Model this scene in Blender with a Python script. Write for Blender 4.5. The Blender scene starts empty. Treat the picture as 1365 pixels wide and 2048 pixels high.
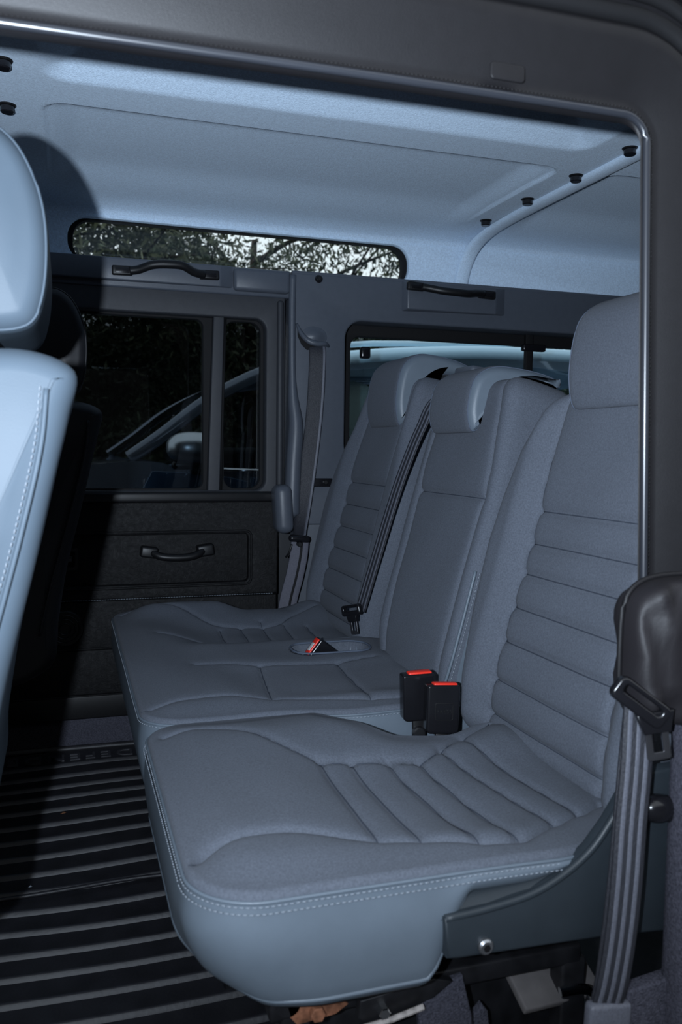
import bpy, bmesh, math, random
import numpy as np
from mathutils import Vector, Matrix

random.seed(7)
rng = np.random.RandomState(7)
sc = bpy.context.scene
COL = sc.collection
# ------------------------------------------------------------------ camera
CAM_Z = 0.83
cam = bpy.data.cameras.new('camera')
cam_o = bpy.data.objects.new('camera', cam)
COL.objects.link(cam_o)
R3 = ((0.95179658, 0.01058135, -0.30654741),
      (-0.30649929, 0.07156273, -0.94917699),
      (0.0118938, 0.99737997, 0.07135634))
mw = Matrix(R3).to_4x4()
mw.translation = Vector((0, 0, CAM_Z))
cam_o.matrix_world = mw
cam.sensor_fit = 'HORIZONTAL'
cam.sensor_width = 24.0
cam.lens = 24.0 * 1711 / 1365
cam.clip_start = 0.02
cam.clip_end = 400
cam.dof.use_dof = True
cam.dof.focus_distance = 1.7
cam.dof.aperture_fstop = 7.1
sc.camera = cam_o
# ------------------------------------------------------------------ sky
world = bpy.data.worlds.new('overcast_sky')
sc.world = world
world.use_nodes = True
bg = world.node_tree.nodes['Background']
bg.inputs[0].default_value = (0.86, 0.93, 1.0, 1)
bg.inputs[1].default_value = 1.25
# ------------------------------------------------------------------ the camera's flash unit
fl = bpy.data.lights.new('flash', 'SPOT')
fl.energy = 128.0
fl.spot_size = math.radians(144)
fl.spot_blend = 1.0
fl.color = (0.82, 0.95, 1.11)
fl.shadow_soft_size = 0.008
fl_o = bpy.data.objects.new('flash', fl)
fl_o.location = (-0.10, -0.01, 0.85)
fl_o.rotation_euler = (Vector((math.sin(math.radians(14)) * math.cos(math.radians(24)), math.cos(math.radians(14)) * math.cos(math.radians(24)), math.sin(math.radians(24))))).to_track_quat('-Z', 'Y').to_euler()
COL.objects.link(fl_o)
# ------------------------------------------------------------------ exposure
sc.view_settings.view_transform = 'Standard'
sc.view_settings.look = 'None'
sc.view_settings.gamma = 1.0
sc.view_settings.use_curve_mapping = False
sc.view_settings.exposure = 0.0

# ================================================================== materials
MATS = {}
def mat(name, col, rough=0.6, spec=0.4, metal=0.0, noise=0.0, nscale=60, bump=0.0, bscale=400,
        kind=None, coat=0.0, sheen=0.0, stretch=None, transmission=0.0, dirt=None):
    if name in MATS: return MATS[name]
    m = bpy.data.materials.new(name); m.use_nodes = True
    nt = m.node_tree; N = nt.nodes; L = nt.links
    b = N['Principled BSDF']
    b.inputs['Base Color'].default_value = (*col, 1)
    b.inputs['Roughness'].default_value = rough
    b.inputs['Specular IOR Level'].default_value = spec
    b.inputs['Metallic'].default_value = metal
    b.inputs['Coat Weight'].default_value = coat
    b.inputs['Sheen Weight'].default_value = sheen
    tc = N.new('ShaderNodeTexCoord'); mp = N.new('ShaderNodeMapping')
    L.new(tc.outputs['Object'], mp.inputs['Vector'])
    if stretch: mp.inputs['Scale'].default_value = stretch
    if noise > 0:
        n = N.new('ShaderNodeTexNoise'); n.inputs['Scale'].default_value = nscale
        n.inputs['Detail'].default_value = 5
        L.new(mp.outputs[0], n.inputs['Vector'])
        r = N.new('ShaderNodeValToRGB')
        a = tuple(max(0, c * (1 - noise)) for c in col); d = tuple(min(1, c * (1 + noise)) for c in col)
        r.color_ramp.elements[0].position = 0.32; r.color_ramp.elements[1].position = 0.68
        r.color_ramp.elements[0].color = (*a, 1); r.color_ramp.elements[1].color = (*d, 1)
        L.new(n.outputs['Fac'], r.inputs['Fac'])
        out = r.outputs['Color']
        if dirt:
            n2 = N.new('ShaderNodeTexNoise'); n2.inputs['Scale'].default_value = dirt[1]; n2.inputs['Detail'].default_value = 8
            n2.inputs['Roughness'].default_value = 0.7
            L.new(mp.outputs[0], n2.inputs['Vector'])
            r2 = N.new('ShaderNodeValToRGB'); r2.color_ramp.elements[0].position = dirt[2]; r2.color_ramp.elements[1].position = dirt[2] + 0.12
            L.new(n2.outputs['Fac'], r2.inputs['Fac'])
            mx = N.new('ShaderNodeMixRGB'); mx.inputs['Color2'].default_value = (*dirt[0], 1)
            L.new(r2.outputs['Color'], mx.inputs['Fac']); L.new(out, mx.inputs['Color1'])
            out = mx.outputs['Color']
        L.new(out, b.inputs['Base Color'])
    if bump > 0:
        if kind == 'weave':
            w1 = N.new('ShaderNodeTexNoise'); w1.inputs['Scale'].default_value = bscale; w1.inputs['Detail'].default_value = 2
            L.new(mp.outputs[0], w1.inputs['Vector']); h = w1.outputs['Fac']
        elif kind == 'leather':
            w1 = N.new('ShaderNodeTexVoronoi'); w1.inputs['Scale'].default_value = bscale; w1.feature = 'DISTANCE_TO_EDGE'
            L.new(mp.outputs[0], w1.inputs['Vector']); h = w1.outputs['Distance']
        elif kind == 'crinkle':
            w1 = N.new('ShaderNodeTexNoise'); w1.inputs['Scale'].default_value = bscale; w1.inputs['Detail'].default_value = 9
            w1.inputs['Roughness'].default_value = 0.75; w1.inputs['Distortion'].default_value = 1.6
            L.new(mp.outputs[0], w1.inputs['Vector']); h = w1.outputs['Fac']
        else:
            w1 = N.new('ShaderNodeTexNoise'); w1.inputs['Scale'].default_value = bscale; w1.inputs['Detail'].default_value = 6
            L.new(mp.outputs[0], w1.inputs['Vector']); h = w1.outputs['Fac']
        bp = N.new('ShaderNodeBump'); bp.inputs['Strength'].default_value = bump; bp.inputs['Distance'].default_value = 0.002
        L.new(h, bp.inputs['Height']); L.new(bp.outputs[0], b.inputs['Normal'])
    MATS[name] = m
    return m

def glass_mat(name, tint, gloss=0.05):
    if name in MATS: return MATS[name]
    m = bpy.data.materials.new(name); m.use_nodes = True
    nt = m.node_tree; N = nt.nodes; L = nt.links
    N.remove(N['Principled BSDF'])
    o = N['Material Output']
    t = N.new('ShaderNodeBsdfTransparent'); t.inputs[0].default_value = (*tint, 1)
    g = N.new('ShaderNodeBsdfGlossy'); g.inputs['Roughness'].default_value = 0.02; g.inputs[0].default_value = (0.9, 0.95, 1, 1)
    f = N.new('ShaderNodeFresnel'); f.inputs[0].default_value = 1.45
    mx = N.new('ShaderNodeMixShader')
    L.new(f.outputs[0], mx.inputs[0]); L.new(t.outputs[0], mx.inputs[1]); L.new(g.outputs[0], mx.inputs[2])
    L.new(mx.outputs[0], o.inputs[0])
    MATS[name] = m
    return m

FAB = mat('seat_fabric', (0.100, 0.112, 0.138), 0.92, 0.12, noise=0.16, nscale=420, bump=0.35, bscale=900, kind='weave', sheen=0.04)
VIN = mat('seat_vinyl', (0.120, 0.148, 0.180), 0.42, 0.45, noise=0.04, nscale=30, bump=0.12, bscale=700, kind='leather')
LEA = mat('front_seat_leather', (0.078, 0.103, 0.130), 0.46, 0.16, noise=0.05, nscale=12, bump=0.04, bscale=400, kind='leather')
HEAD = mat('headliner_felt', (0.60, 0.74, 0.90), 0.95, 0.1, noise=0.12, nscale=260, bump=0.6, bscale=450, sheen=0.15)
TRIM = mat('trim_vinyl', (0.070, 0.080, 0.100), 0.40, 0.45, noise=0.04, nscale=60, bump=0.12, bscale=800, kind='leather')
DTRIM = mat('door_trim_vinyl', (0.032, 0.034, 0.040), 0.5, 0.3, noise=0.06, nscale=60, bump=0.2, bscale=700, kind='leather')
NTRIM = mat('frame_vinyl', (0.0085, 0.0080, 0.0092), 0.5, 0.3, noise=0.06, nscale=60, bump=0.12, bscale=700, kind='leather')
DOORP = mat('door_card_plastic', (0.0052, 0.0052, 0.0060), 0.5, 0.28, noise=0.25, nscale=25, bump=1.0, bscale=70, kind='crinkle')
BLK = mat('black_plastic', (0.007, 0.007, 0.008), 0.42, 0.35, noise=0.1, nscale=90, bump=0.05, bscale=900)
GLOSSBLK = mat('glossy_black_plastic', (0.008, 0.008, 0.010), 0.22, 0.5)
RUB = mat('window_rubber', (0.008, 0.008, 0.009), 0.7, 0.2)
MATR = mat('floor_mat_rubber', (0.016, 0.016, 0.020), 0.50, 0.5, noise=0.25, nscale=25, bump=0.2, bscale=120,
           dirt=((0.10, 0.10, 0.105), 5.0, 0.70))
WEB = mat('belt_webbing', (0.026, 0.027, 0.034), 0.55, 0.35, noise=0.1, nscale=300, bump=0.5, bscale=700, kind='weave', stretch=(1, 1, 0.3))
WEBL = mat('belt_webbing_stripe', (0.105, 0.11, 0.135), 0.5, 0.35, noise=0.15, nscale=400)
RED = mat('buckle_red', (0.85, 0.035, 0.018), 0.35, 0.5)
STITCH = mat('stitch_thread', (0.24, 0.27, 0.31), 0.8, 0.2)
SEAM = mat('fabric_piping', (0.085, 0.105, 0.145), 0.7, 0.3)
CHROME = mat('chrome', (0.75, 0.78, 0.8), 0.08, 0.5, metal=1.0)
STEEL = mat('zinc_steel', (0.35, 0.36, 0.38), 0.35, 0.5, metal=0.9, noise=0.3, nscale=50)
RUST = mat('rusty_steel', (0.24, 0.10, 0.055), 0.7, 0.3, noise=0.55, nscale=90, bump=0.4, bscale=150)
CARPET = mat('grey_carpet', (0.07, 0.07, 0.09), 0.98, 0.05, noise=0.35, nscale=380, bump=1.0, bscale=500)
COVER = mat('hinge_cover_plastic', (0.024, 0.031, 0.038), 0.45, 0.4, noise=0.05, nscale=50, bump=0.1, bscale=600)
FRAMEB = mat('black_painted_steel', (0.012, 0.012, 0.014), 0.4, 0.5, noise=0.4, nscale=40)
CARDB = mat('grey_board', (0.13, 0.12, 0.12), 0.8, 0.2, noise=0.15, nscale=30)
CARB = mat('car_paint_blue', (0.035, 0.085, 0.16), 0.18, 0.5, metal=0.3, coat=1.0)
CARS = mat('silver_sky_sheen', (0.62, 0.78, 0.86), 0.35, 0.5, metal=0.0, coat=0.5)  # silver with the sky's reflection put in as a pale diffuse tone
CARG = mat('car_body_grey', (0.22, 0.26, 0.32), 0.2, 0.5, metal=0.4, coat=1.0)
CARGL = mat('car_window_glass', (0.03, 0.04, 0.045), 0.05, 0.8)
SEATPALE = mat('car_seat_pale', (0.35, 0.38, 0.36), 0.7, 0.3)
TYRE = mat('tyre_rubber', (0.02, 0.02, 0.02), 0.8, 0.2)
ASPH = mat('asphalt', (0.05, 0.05, 0.055), 0.9, 0.2, noise=0.3, nscale=3, bump=0.4, bscale=60)
BARK = mat('tree_bark', (0.045, 0.035, 0.025), 0.95, 0.1, noise=0.4, nscale=12, bump=0.8, bscale=20)
LEAF = [mat('leaf_dark', (0.030, 0.042, 0.022), 0.6, 0.3, noise=0.4, nscale=4),
        mat('leaf_olive', (0.075, 0.085, 0.045), 0.6, 0.3, noise=0.4, nscale=4),
        mat('leaf_mid', (0.048, 0.064, 0.034), 0.6, 0.3, noise=0.4, nscale=4)]
BODY = mat('vehicle_paint_dark', (0.03, 0.032, 0.036), 0.35, 0.5)
TINT = glass_mat('tinted_glass', (0.36, 0.39, 0.41))
TINT2 = glass_mat('lightly_tinted_glass', (0.72, 0.80, 0.84))
CLEAR = glass_mat('clear_glass', (0.90, 0.93, 0.92))

# ================================================================== helpers
WL = {}
def mesh_from(name, V, F, m=None, smooth=True):
    me = bpy.data.meshes.new(name)
    me.from_pydata([tuple(map(float, v)) for v in V], [], [tuple(map(int, f)) for f in F])
    if smooth: me.shade_smooth()
    if m: me.materials.append(m)
    me.update()
    return me

def link(name, me, parent=None, origin=None):
    """world-space mesh -> object; origin moved to parent's place or to its own base"""
    if parent is not None:
        w = WL[parent.name]
    elif origin is not None:
        w = Vector(origin)
    else:
        n = len(me.vertices); a = np.empty(n * 3); me.vertices.foreach_get('co', a); a = a.reshape(-1, 3)
        w = Vector(((a[:, 0].min() + a[:, 0].max()) / 2, (a[:, 1].min() + a[:, 1].max()) / 2, a[:, 2].min()))
    me.transform(Matrix.Translation(-w))
    o = bpy.data.objects.new(name, me)
    COL.objects.link(o)
    if parent is not None: o.parent = parent
    else: o.location = w
    WL[o.name] = w.copy()
    return o

def ob(name, V, F, m, parent=None, smooth=True):
    return link(name, mesh_from(name, V, F, m, smooth), parent)

def root(name, loc):
    o = bpy.data.objects.new(name, None); COL.objects.link(o); o.location = loc
    o.empty_display_size = 0.05
    WL[o.name] = Vector(loc)
    return o

def tag(o, label=None, cat=None, group=None, kind=None):
    if label: o['label'] = label
    if cat: o['category'] = cat
    if group: o['group'] = group
    if kind: o['kind'] = kind
    return o

def join(parts):
    V = []; F = []
    for v, f in parts:
        k = len(V); V.extend([tuple(p) for p in v]); F.extend([tuple(i + k for i in q) for q in f])
    return V, F

def bm_vf(bm):
    bm.verts.ensure_lookup_table()
    for i, v in enumerate(bm.verts): v.index = i
    V = [tuple(v.co) for v in bm.verts]; F = [tuple(v.index for v in f.verts) for f in bm.faces]
    bm.free(); return V, F

def rbox(c, size, bev=0.004, rot=None, seg=3):
    bm = bmesh.new()
    bmesh.ops.create_cube(bm, size=1)
    bmesh.ops.scale(bm, vec=size, verts=bm.verts)
    if bev > 0: bmesh.ops.bevel(bm, geom=bm.edges[:], offset=min(bev, min(size) * 0.49), segments=seg, profile=0.5, affect='EDGES')
    M = Matrix.Translation(c)
    if rot is not None:
        M = M @ (rot.to_4x4() if isinstance(rot, Matrix) else Matrix.Rotation(rot[2], 4, 'Z') @ Matrix.Rotation(rot[1], 4, 'Y') @ Matrix.Rotation(rot[0], 4, 'X'))
    bmesh.ops.transform(bm, matrix=M, verts=bm.verts)
    return bm_vf(bm)

def cyl(p0, p1, r0, r1=None, n=20, bev=0.0):
    r1 = r0 if r1 is None else r1
    p0 = np.array(p0, float); p1 = np.array(p1, float); d = p1 - p0; L = np.linalg.norm(d); d /= L
    a = np.array([0, 0, 1.]) if abs(d[2]) < 0.9 else np.array([1., 0, 0])
    u = np.cross(d, a); u /= np.linalg.norm(u); w = np.cross(d, u)
    rings = [(0, max(r0 - bev, 0.0001)), (bev, r0), (L - bev, r1), (L, max(r1 - bev, 0.0001))] if bev > 0 else [(0, r0), (L, r1)]
    V = []
    for (s, r) in rings:
        for k in range(n):
            t = 2 * math.pi * k / n; V.append(p0 + d * s + u * r * math.cos(t) + w * r * math.sin(t))
    F = []
    for j in range(len(rings) - 1):
        for k in range(n):
            a0 = j * n + k; b0 = j * n + (k + 1) % n; F.append((a0, b0, b0 + n, a0 + n))
    F.append(tuple(range(n))[::-1]); F.append(tuple(range((len(rings) - 1) * n, len(rings) * n)))
    return V, F

def smooth_path(pts, n=8):
    """Catmull-Rom"""
    P = [np.array(p, float) for p in pts]; P = [2 * P[0] - P[1]] + P + [2 * P[-1] - P[-2]]
    out = []
    for i in range(1, len(P) - 2):
        for k in range(n):
            t = k / n
            out.append(0.5 * ((2 * P[i]) + (-P[i - 1] + P[i + 1]) * t + (2 * P[i - 1] - 5 * P[i] + 4 * P[i + 1] - P[i + 2]) * t * t + (-P[i - 1] + 3 * P[i] - 3 * P[i + 1] + P[i + 2]) * t ** 3))
    out.append(P[-2]); return out

def tube(path, r, n=10, closed=False, flat=None):
    """r number or list; flat=(a,b) scales of the cross section (a along the side vector, b along up)"""
    P = [np.array(p, float) for p in path]; m = len(P)
    V = []; F = []; up = np.array([0, 0, 1.])
    for i in range(m):
        if closed: t = P[(i + 1) % m] - P[i - 1]
        else: t = P[min(i + 1, m - 1)] - P[max(i - 1, 0)]
        t = t / (np.linalg.norm(t) + 1e-9)
        a = up if abs(t[2]) < 0.95 else np.array([0, 1., 0])
        u = np.cross(t, a); u /= np.linalg.norm(u); w = np.cross(u, t)
        rr = r[i] if hasattr(r, '__len__') else r
        fa, fb = flat if flat else (1, 1)
        for k in range(n):
            q = 2 * math.pi * k / n; V.append(P[i] + u * rr * fa * math.cos(q) + w * rr * fb * math.sin(q))
    mm = m if closed else m - 1
    for j in range(mm):
        for k in range(n):
            a0 = j * n + k; b0 = j * n + (k + 1) % n; c0 = ((j + 1) % m) * n
            F.append((a0, b0, c0 + (k + 1) % n, c0 + k))
    if not closed:
        F.append(tuple(range(n))[::-1]); F.append(tuple(range((m - 1) * n, m * n)))
    return V, F

def ribbon(path, side, width, th=0.0025, off=0.0):
    """flat strap: path points, side vectors (one or list), width number or list"""
    P = [np.array(p, float) for p in path]; m = len(P); V = []; F = []
    for i in range(m):
        t = P[min(i + 1, m - 1)] - P[max(i - 1, 0)]; t /= np.linalg.norm(t) + 1e-9
        s = np.array(side[i] if hasattr(side[0], '__len__') else side, float)
        s = s - t * s.dot(t); s /= np.linalg.norm(s); n = np.cross(t, s)
        w = width[i] if hasattr(width, '__len__') else width
        c = P[i] + s * off
        for (a, b) in ((-1, -1), (-0.92, 0.6), (-0.5, 1), (0, 1), (0.5, 1), (0.92, 0.6), (1, -1)):
            V.append(c + s * a * w / 2 + n * b * th / 2)
    k = 7
    for i in range(m - 1):
        for j in range(k):
            a = i * k + j; b = i * k + (j + 1) % k; F.append((a, b, b + k, a + k))
    F.append(tuple(range(k))[::-1]); F.append(tuple(range((m - 1) * k, m * k)))
    return V, F

def rrect(x0, x1, y0, y1, r, n=8):
    """rounded rectangle, r number or 4 radii (bl, br, tr, tl)"""
    rs = r if hasattr(r, '__len__') else (r,) * 4
    out = []
    for (cx, cy, a0, q) in ((x0, y0, 180, rs[0]), (x1, y0, 270, rs[1]), (x1, y1, 0, rs[2]), (x0, y1, 90, rs[3])):
        sx = 1 if cx == x0 else -1; sy = 1 if cy == y0 else -1
        if q <= 0: out.append((cx, cy)); continue
        for k in range(n + 1):
            a = math.radians(a0 + 90 * k / n); out.append((cx + sx * q + q * math.cos(a), cy + sy * q + q * math.sin(a)))
    return out

def plate(loops, y, th, bev=0.003, seg=3, curve=None):
    """plate in the XZ plane, front face towards -Y at y, thickness th; further loops are holes"""
    cu = bpy.data.curves.new('c', 'CURVE'); cu.dimensions = '2D'; cu.fill_mode = 'BOTH'
    for lp in loops:
        s = cu.splines.new('POLY'); s.points.add(len(lp) - 1)
        for i, p in enumerate(lp): s.points[i].co = (p[0], p[1], 0, 1)
        s.use_cyclic_u = True
    cu.extrude = max(th / 2 - bev, 0.0001); cu.bevel_depth = bev; cu.bevel_resolution = seg; cu.offset = -bev
    t = bpy.data.objects.new('t', cu); COL.objects.link(t)
    dg = bpy.context.evaluated_depsgraph_get()
    me = bpy.data.meshes.new_from_object(t.evaluated_get(dg))
    V = [(v.co.x, y + th / 2 - v.co.z, v.co.y) for v in me.vertices]
    F = [tuple(p.vertices) for p in me.polygons]
    bpy.data.objects.remove(t); bpy.data.curves.remove(cu); bpy.data.meshes.remove(me)
    return V, F

def flat_ob(name, VF, m, parent=None, angle=35):
    me = mesh_from(name, VF[0], VF[1], m, True)
    bm = bmesh.new(); bm.from_mesh(me)
    bmesh.ops.remove_doubles(bm, verts=bm.verts, dist=1e-5)
    bmesh.ops.recalc_face_normals(bm, faces=bm.faces)
    bm.to_mesh(me); bm.free()
    me.shade_smooth()
    o = link(name, me, parent)
    try: me.set_sharp_from_angle(angle=math.radians(angle))
    except Exception: pass
    return o

def poly_dist(X, Y, line, closed=False):
    pts = [np.array(p, float) for p in line]
    if closed: pts = pts + [pts[0]]
    D = np.full(X.shape, 1e9)
    for a, b in zip(pts[:-1], pts[1:]):
        d = b - a; L2 = d.dot(d) + 1e-12
        t = np.clip(((X - a[0]) * d[0] + (Y - a[1]) * d[1]) / L2, 0, 1)
        D = np.minimum(D, np.hypot(X - a[0] - t * d[0], Y - a[1] - t * d[1]))
    return D

def sm(x, a, b):
    t = np.clip((x - a) / (b - a), 0, 1); return t * t * (3 - 2 * t)

def edge_cluster(n, k=0.6):
    u = np.linspace(0, 1, n); return k * (1 - np.cos(math.pi * u)) / 2 + (1 - k) * u

def sheet(s0, s1, lo, hi, hf, mapf, ns=120, nt=110, r=0.015, creases=()):
    """a padded cover: height field over the area lo(s)<t<hi(s), edges rolled off with radius r,
    creases = (polyline, depth, width) sewn in. Returns V,F and the boundary indices."""
    s = s0 + (s1 - s0) * edge_cluster(ns, 0.75); tn = edge_cluster(nt, 0.75)
    S = np.repeat(s[:, None], nt, 1); LO = np.array([lo(v) for v in s])[:, None]; HI = np.array([hi(v) for v in s])[:, None]
    T = LO + (HI - LO) * tn[None, :]
    bd = [(S[i, 0], T[i, 0]) for i in range(ns)] + [(S[-1, j], T[-1, j]) for j in range(0, nt, 4)] + \
         [(S[i, -1], T[i, -1]) for i in range(ns - 1, -1, -1)] + [(S[0, j], T[0, j]) for j in range(nt - 1, -1, -4)]
    d = poly_dist(S, T, bd, True)
    q = np.clip(d, 0, r)
    roll = r - np.sqrt(np.maximum(r * r - (r - q) ** 2, 0))
    H = hf(S, T, d) - roll
    for line, dep, wid in creases:
        pd_ = poly_dist(S, T, line); H = H - dep * (0.75 * np.exp(-pd_ / wid) + 0.35 * np.exp(-(pd_ / 0.0035) ** 2)) * sm(d, 0, 0.022)
    def height(sv, tv):
        i = int(np.clip(np.searchsorted(s, sv) - 1, 0, ns - 2)); a = (sv - s[i]) / (s[i + 1] - s[i])
        out = 0
        for k, wgt in ((i, 1 - a), (i + 1, a)):
            out += wgt * float(np.interp(tv, T[k], H[k]))
        return out
    sheet.height = height; sheet.mapf = mapf; sheet.creases = creases
    V = [mapf(S[i, j], T[i, j], H[i, j]) for i in range(ns) for j in range(nt)]
    F = [(i * nt + j, i * nt + j + 1, (i + 1) * nt + j + 1, (i + 1) * nt + j) for i in range(ns - 1) for j in range(nt - 1)]
    loop = [i * nt for i in range(ns)] + [(ns - 1) * nt + j for j in range(1, nt)] + [i * nt + nt - 1 for i in range(ns - 2, -1, -1)] + [j for j in range(nt - 2, 0, -1)]
    return V, F, loop

def seam_shade_lines(parent, skip=0, r=0.0009):
    """seam lines of the last sheet, coloured dark to paint shade into its creases"""
    parts = []
    for line, dep, wid in sheet.creases[skip:]:
        P = [np.array(q, float) for q in line]; pts = []
        for a, b in zip(P[:-1], P[1:]):
            n = max(1, int(np.linalg.norm(b - a) / 0.006))
            pts += [a + (b - a) * k / n for k in range(n)]
        pts.append(P[-1])
        parts.append(tube([sheet.mapf(q[0], q[1], sheet.height(q[0], q[1]) + r * 0.3) for q in pts], r, 6))
    return ob('seam_shade_line', *join(parts), mat('seam_shade_thread', (0.048, 0.056, 0.074), 0.9, 0.1), parent)  # dark thread colour stands for the shade in the grooves

def rings(rs, cap=False):
    """loft of closed rings of equal count"""
    n = len(rs[0]); V = [p for r in rs for p in r]; F = []
    for j in range(len(rs) - 1):
        for k in range(n):
            a = j * n + k; b = j * n + (k + 1) % n; F.append((a, b, b + n, a + n))
    if cap: F.append(tuple(range((len(rs) - 1) * n, len(rs) * n)))
    return V, F

def dashes(path, step=0.006, ln=0.0035, r=0.0006, shift=(0, 0, 0)):
    """row of stitches along a path, as one set"""
    P = [np.array(p, float) + np.array(shift) for p in path]
    parts = []; acc = 0
    for a, b in zip(P[:-1], P[1:]):
        L = np.linalg.norm(b - a)
        if L < 1e-6: continue
        d = (b - a) / L
        while acc < L:
            c = a + d * acc; parts.append(cyl(c - d * ln / 2, c + d * ln / 2, r, n=5)); acc += step
        acc -= L
    return join(parts)

def text_vf(s, size, ext, M):
    cu = bpy.data.curves.new('t', 'FONT'); cu.body = s; cu.size = size; cu.extrude = ext; cu.align_x = 'CENTER'; cu.align_y = 'CENTER'
    cu.space_character = 1.25
    t = bpy.data.objects.new('t', cu); COL.objects.link(t)
    dg = bpy.context.evaluated_depsgraph_get(); me = bpy.data.meshes.new_from_object(t.evaluated_get(dg))
    me.transform(M)
    V = [tuple(v.co) for v in me.vertices]; F = [tuple(p.vertices) for p in me.polygons]
    bpy.data.objects.remove(t); bpy.data.curves.remove(cu); bpy.data.meshes.remove(me)
    return V, F

# ================================================================== ROOM SHELL (inside of the vehicle)
# ---- floor pan
V, F = rbox((0.5, 1.55, -0.03), (4.2, 1.76, 0.06), 0.005)
flat_ob('floor', (V, F), FRAMEB).__setitem__('kind', 'structure')
# ---- headliner
SIDE_Y = 2.42
def arc_profile(Y):
    z = 1.486
    e = np.maximum(Y - 2.27, 0) / 0.15
    z = z - 0.034 * (1 - np.sqrt(np.maximum(1 - np.clip(e, 0, 1) ** 2.2, 0)))
    e2 = np.maximum(0.86 - Y, 0) / 0.14
    return z - 0.06 * (1 - np.sqrt(np.maximum(1 - np.clip(e2, 0, 1) ** 2, 0)))
def box_mask(X, Y, x0, x1, y0, y1, wx, wy0, wy1):
    return sm(X, x0, x0 + wx) * (1 - sm(X, x1 - wx, x1)) * sm(Y, y0, y0 + wy0) * (1 - sm(Y, y1 - wy1, y1))
def rbox_sd(X, Y, x0, x1, y0, y1, r):
    qx = np.abs(X - (x0 + x1) / 2) - (x1 - x0) / 2 + r; qy = np.abs(Y - (y0 + y1) / 2) - (y1 - y0) / 2 + r
    return np.hypot(np.maximum(qx, 0), np.maximum(qy, 0)) + np.minimum(np.maximum(qx, qy), 0) - r
def headliner():
    xs = np.concatenate([np.linspace(-1.4, -0.2, 12), np.linspace(-0.18, 0.1, 50), np.linspace(0.11, 0.96, 50), np.linspace(0.97, 1.3, 80), np.linspace(1.32, 2.6, 30)])
    ys = np.concatenate([np.linspace(0.72, 1.3, 24), np.linspace(1.32, 1.755, 60), np.linspace(1.76, 1.80, 21), np.linspace(1.81, 2.26, 40), np.linspace(2.27, 2.42, 40)])
    X, Y = np.meshgrid(xs, ys, indexing='ij')
    Z = arc_profile(Y)
    # central trough whose far bank faces the open door
    d = rbox_sd(X, Y, -0.035, 1.09, 0.9, 1.665, 0.05)
    Z = Z + 0.055 * np.clip(-d / 0.13, 0, 1)
    # recessed panel on the far side, sharp near edge and soft other edges
    for (x0, x1, dep) in ((-0.03, 1.10, 0.010), (1.222, 2.5, 0.012)):
        d = rbox_sd(X, Y, x0, x1, 1.775, 2.9, 0.05)
        hard = sm(-d, 0.0, 0.004)
        soft = sm(-d, 0.0, 0.07)
        Z = Z + dep * hard * (1 - sm(Y, 2.1, 2.3)) * 0.7 + 0.016 * soft * (1 - sm(Y, 2.15, 2.34))
        Z = Z + 0.007 * np.exp(-(np.abs(d) / 0.0022) ** 2) * (1 - sm(Y, 1.8, 1.95) * (1 if x0 < 1 else 0))
    nx, ny = X.shape
    V = np.stack([X, Y, Z], -1).reshape(-1, 3)
    F = [(i * ny + j, i * ny + j + 1, (i + 1) * ny + j + 1, (i + 1) * ny + j) for i in range(nx - 1) for j in range(ny - 1)]
    return V, F
ceil = ob('ceiling', *headliner(), HEAD); tag(ceil, kind='structure')
# far upper side of the headliner with the long slot window cut into it
slot = rrect(0.012, 0.987, 1.325, 1.443, 0.052, 12)
V, F = plate([[(-1.4, 1.24), (2.6, 1.24), (2.6, 1.453), (-1.4, 1.453)], slot], SIDE_Y, 0.02, 0.0008, 1)
o = flat_ob('wall_far', (V, F), HEAD); tag(o, kind='structure')
w3 = root('window_3', (0.5, SIDE_Y + 0.01, 1.33)); tag(w3, kind='structure')
V, F = plate([rrect(-0.008, 1.0, 1.305, 1.452, 0.06, 12), rrect(0.026, 0.975, 1.326, 1.441, 0.050, 12)], SIDE_Y + 0.021, 0.03, 0.002)
flat_ob('rubber_seal', (V, F), RUB, w3)
V, F = plate([rrect(0.0, 0.99, 1.315, 1.448, 0.05, 12)], SIDE_Y + 0.04, 0.004, 0.0008)
flat_ob('glass_pane', (V, F), CLEAR, w3)
# roof bow between the two headliner sections
bp_ = [(1.197, 0.80, 1.470), (1.197, 1.2, 1.484), (1.197, 1.6, 1.487), (1.195, 2.0, 1.487), (1.193, 2.18, 1.484), (1.185, 2.30, 1.472), (1.175, 2.37, 1.445), (1.165, 2.405, 1.40), (1.155, 2.415, 1.34), (1.152, 2.417, 1.26)]
def bow(path, w, h):
    P = smooth_path(path, 8); V = []; k = 9
    for i, p in enumerate(P):
        t = P[min(i + 1, len(P) - 1)] - P[max(i - 1, 0)]; t /= np.linalg.norm(t)
        s = np.array([1., 0, 0]); n = np.cross(s, t); n /= np.linalg.norm(n)
        if n[2] > 0 and abs(t[2]) < 0.5: n = -n
        if abs(t[2]) >= 0.5 and n[1] > 0: n = -n
        for j in range(k):
            a = math.pi * j / (k - 1); V.append(p - s * w / 2 * math.cos(a) + n * h * (math.sin(a) ** 0.6))
    F = [(i * k + j, i * k + j + 1, (i + 1) * k + j + 1, (i + 1) * k + j) for i in range(len(P) - 1) for j in range(k - 1)]
    return V, F
o = ob('trim_1', *bow(bp_, 0.046, 0.013), HEAD); tag(o, kind='structure')

# ---- far side: quarter panel with pillar (one moulding with the rear side window opening)
FY = 2.32
outer = [(0.590, 0.62), (1.95, 0.62), (1.95, 1.318), (0.600, 1.318)]
hole2 = rrect(0.757, 1.80, 0.80, 1.197, 0.05, 10)
V, F = plate([outer, hole2], FY, 0.10, 0.006)
o = flat_ob('trim_2', (V, F), TRIM); tag(o, kind='structure')
pil = o
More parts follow.
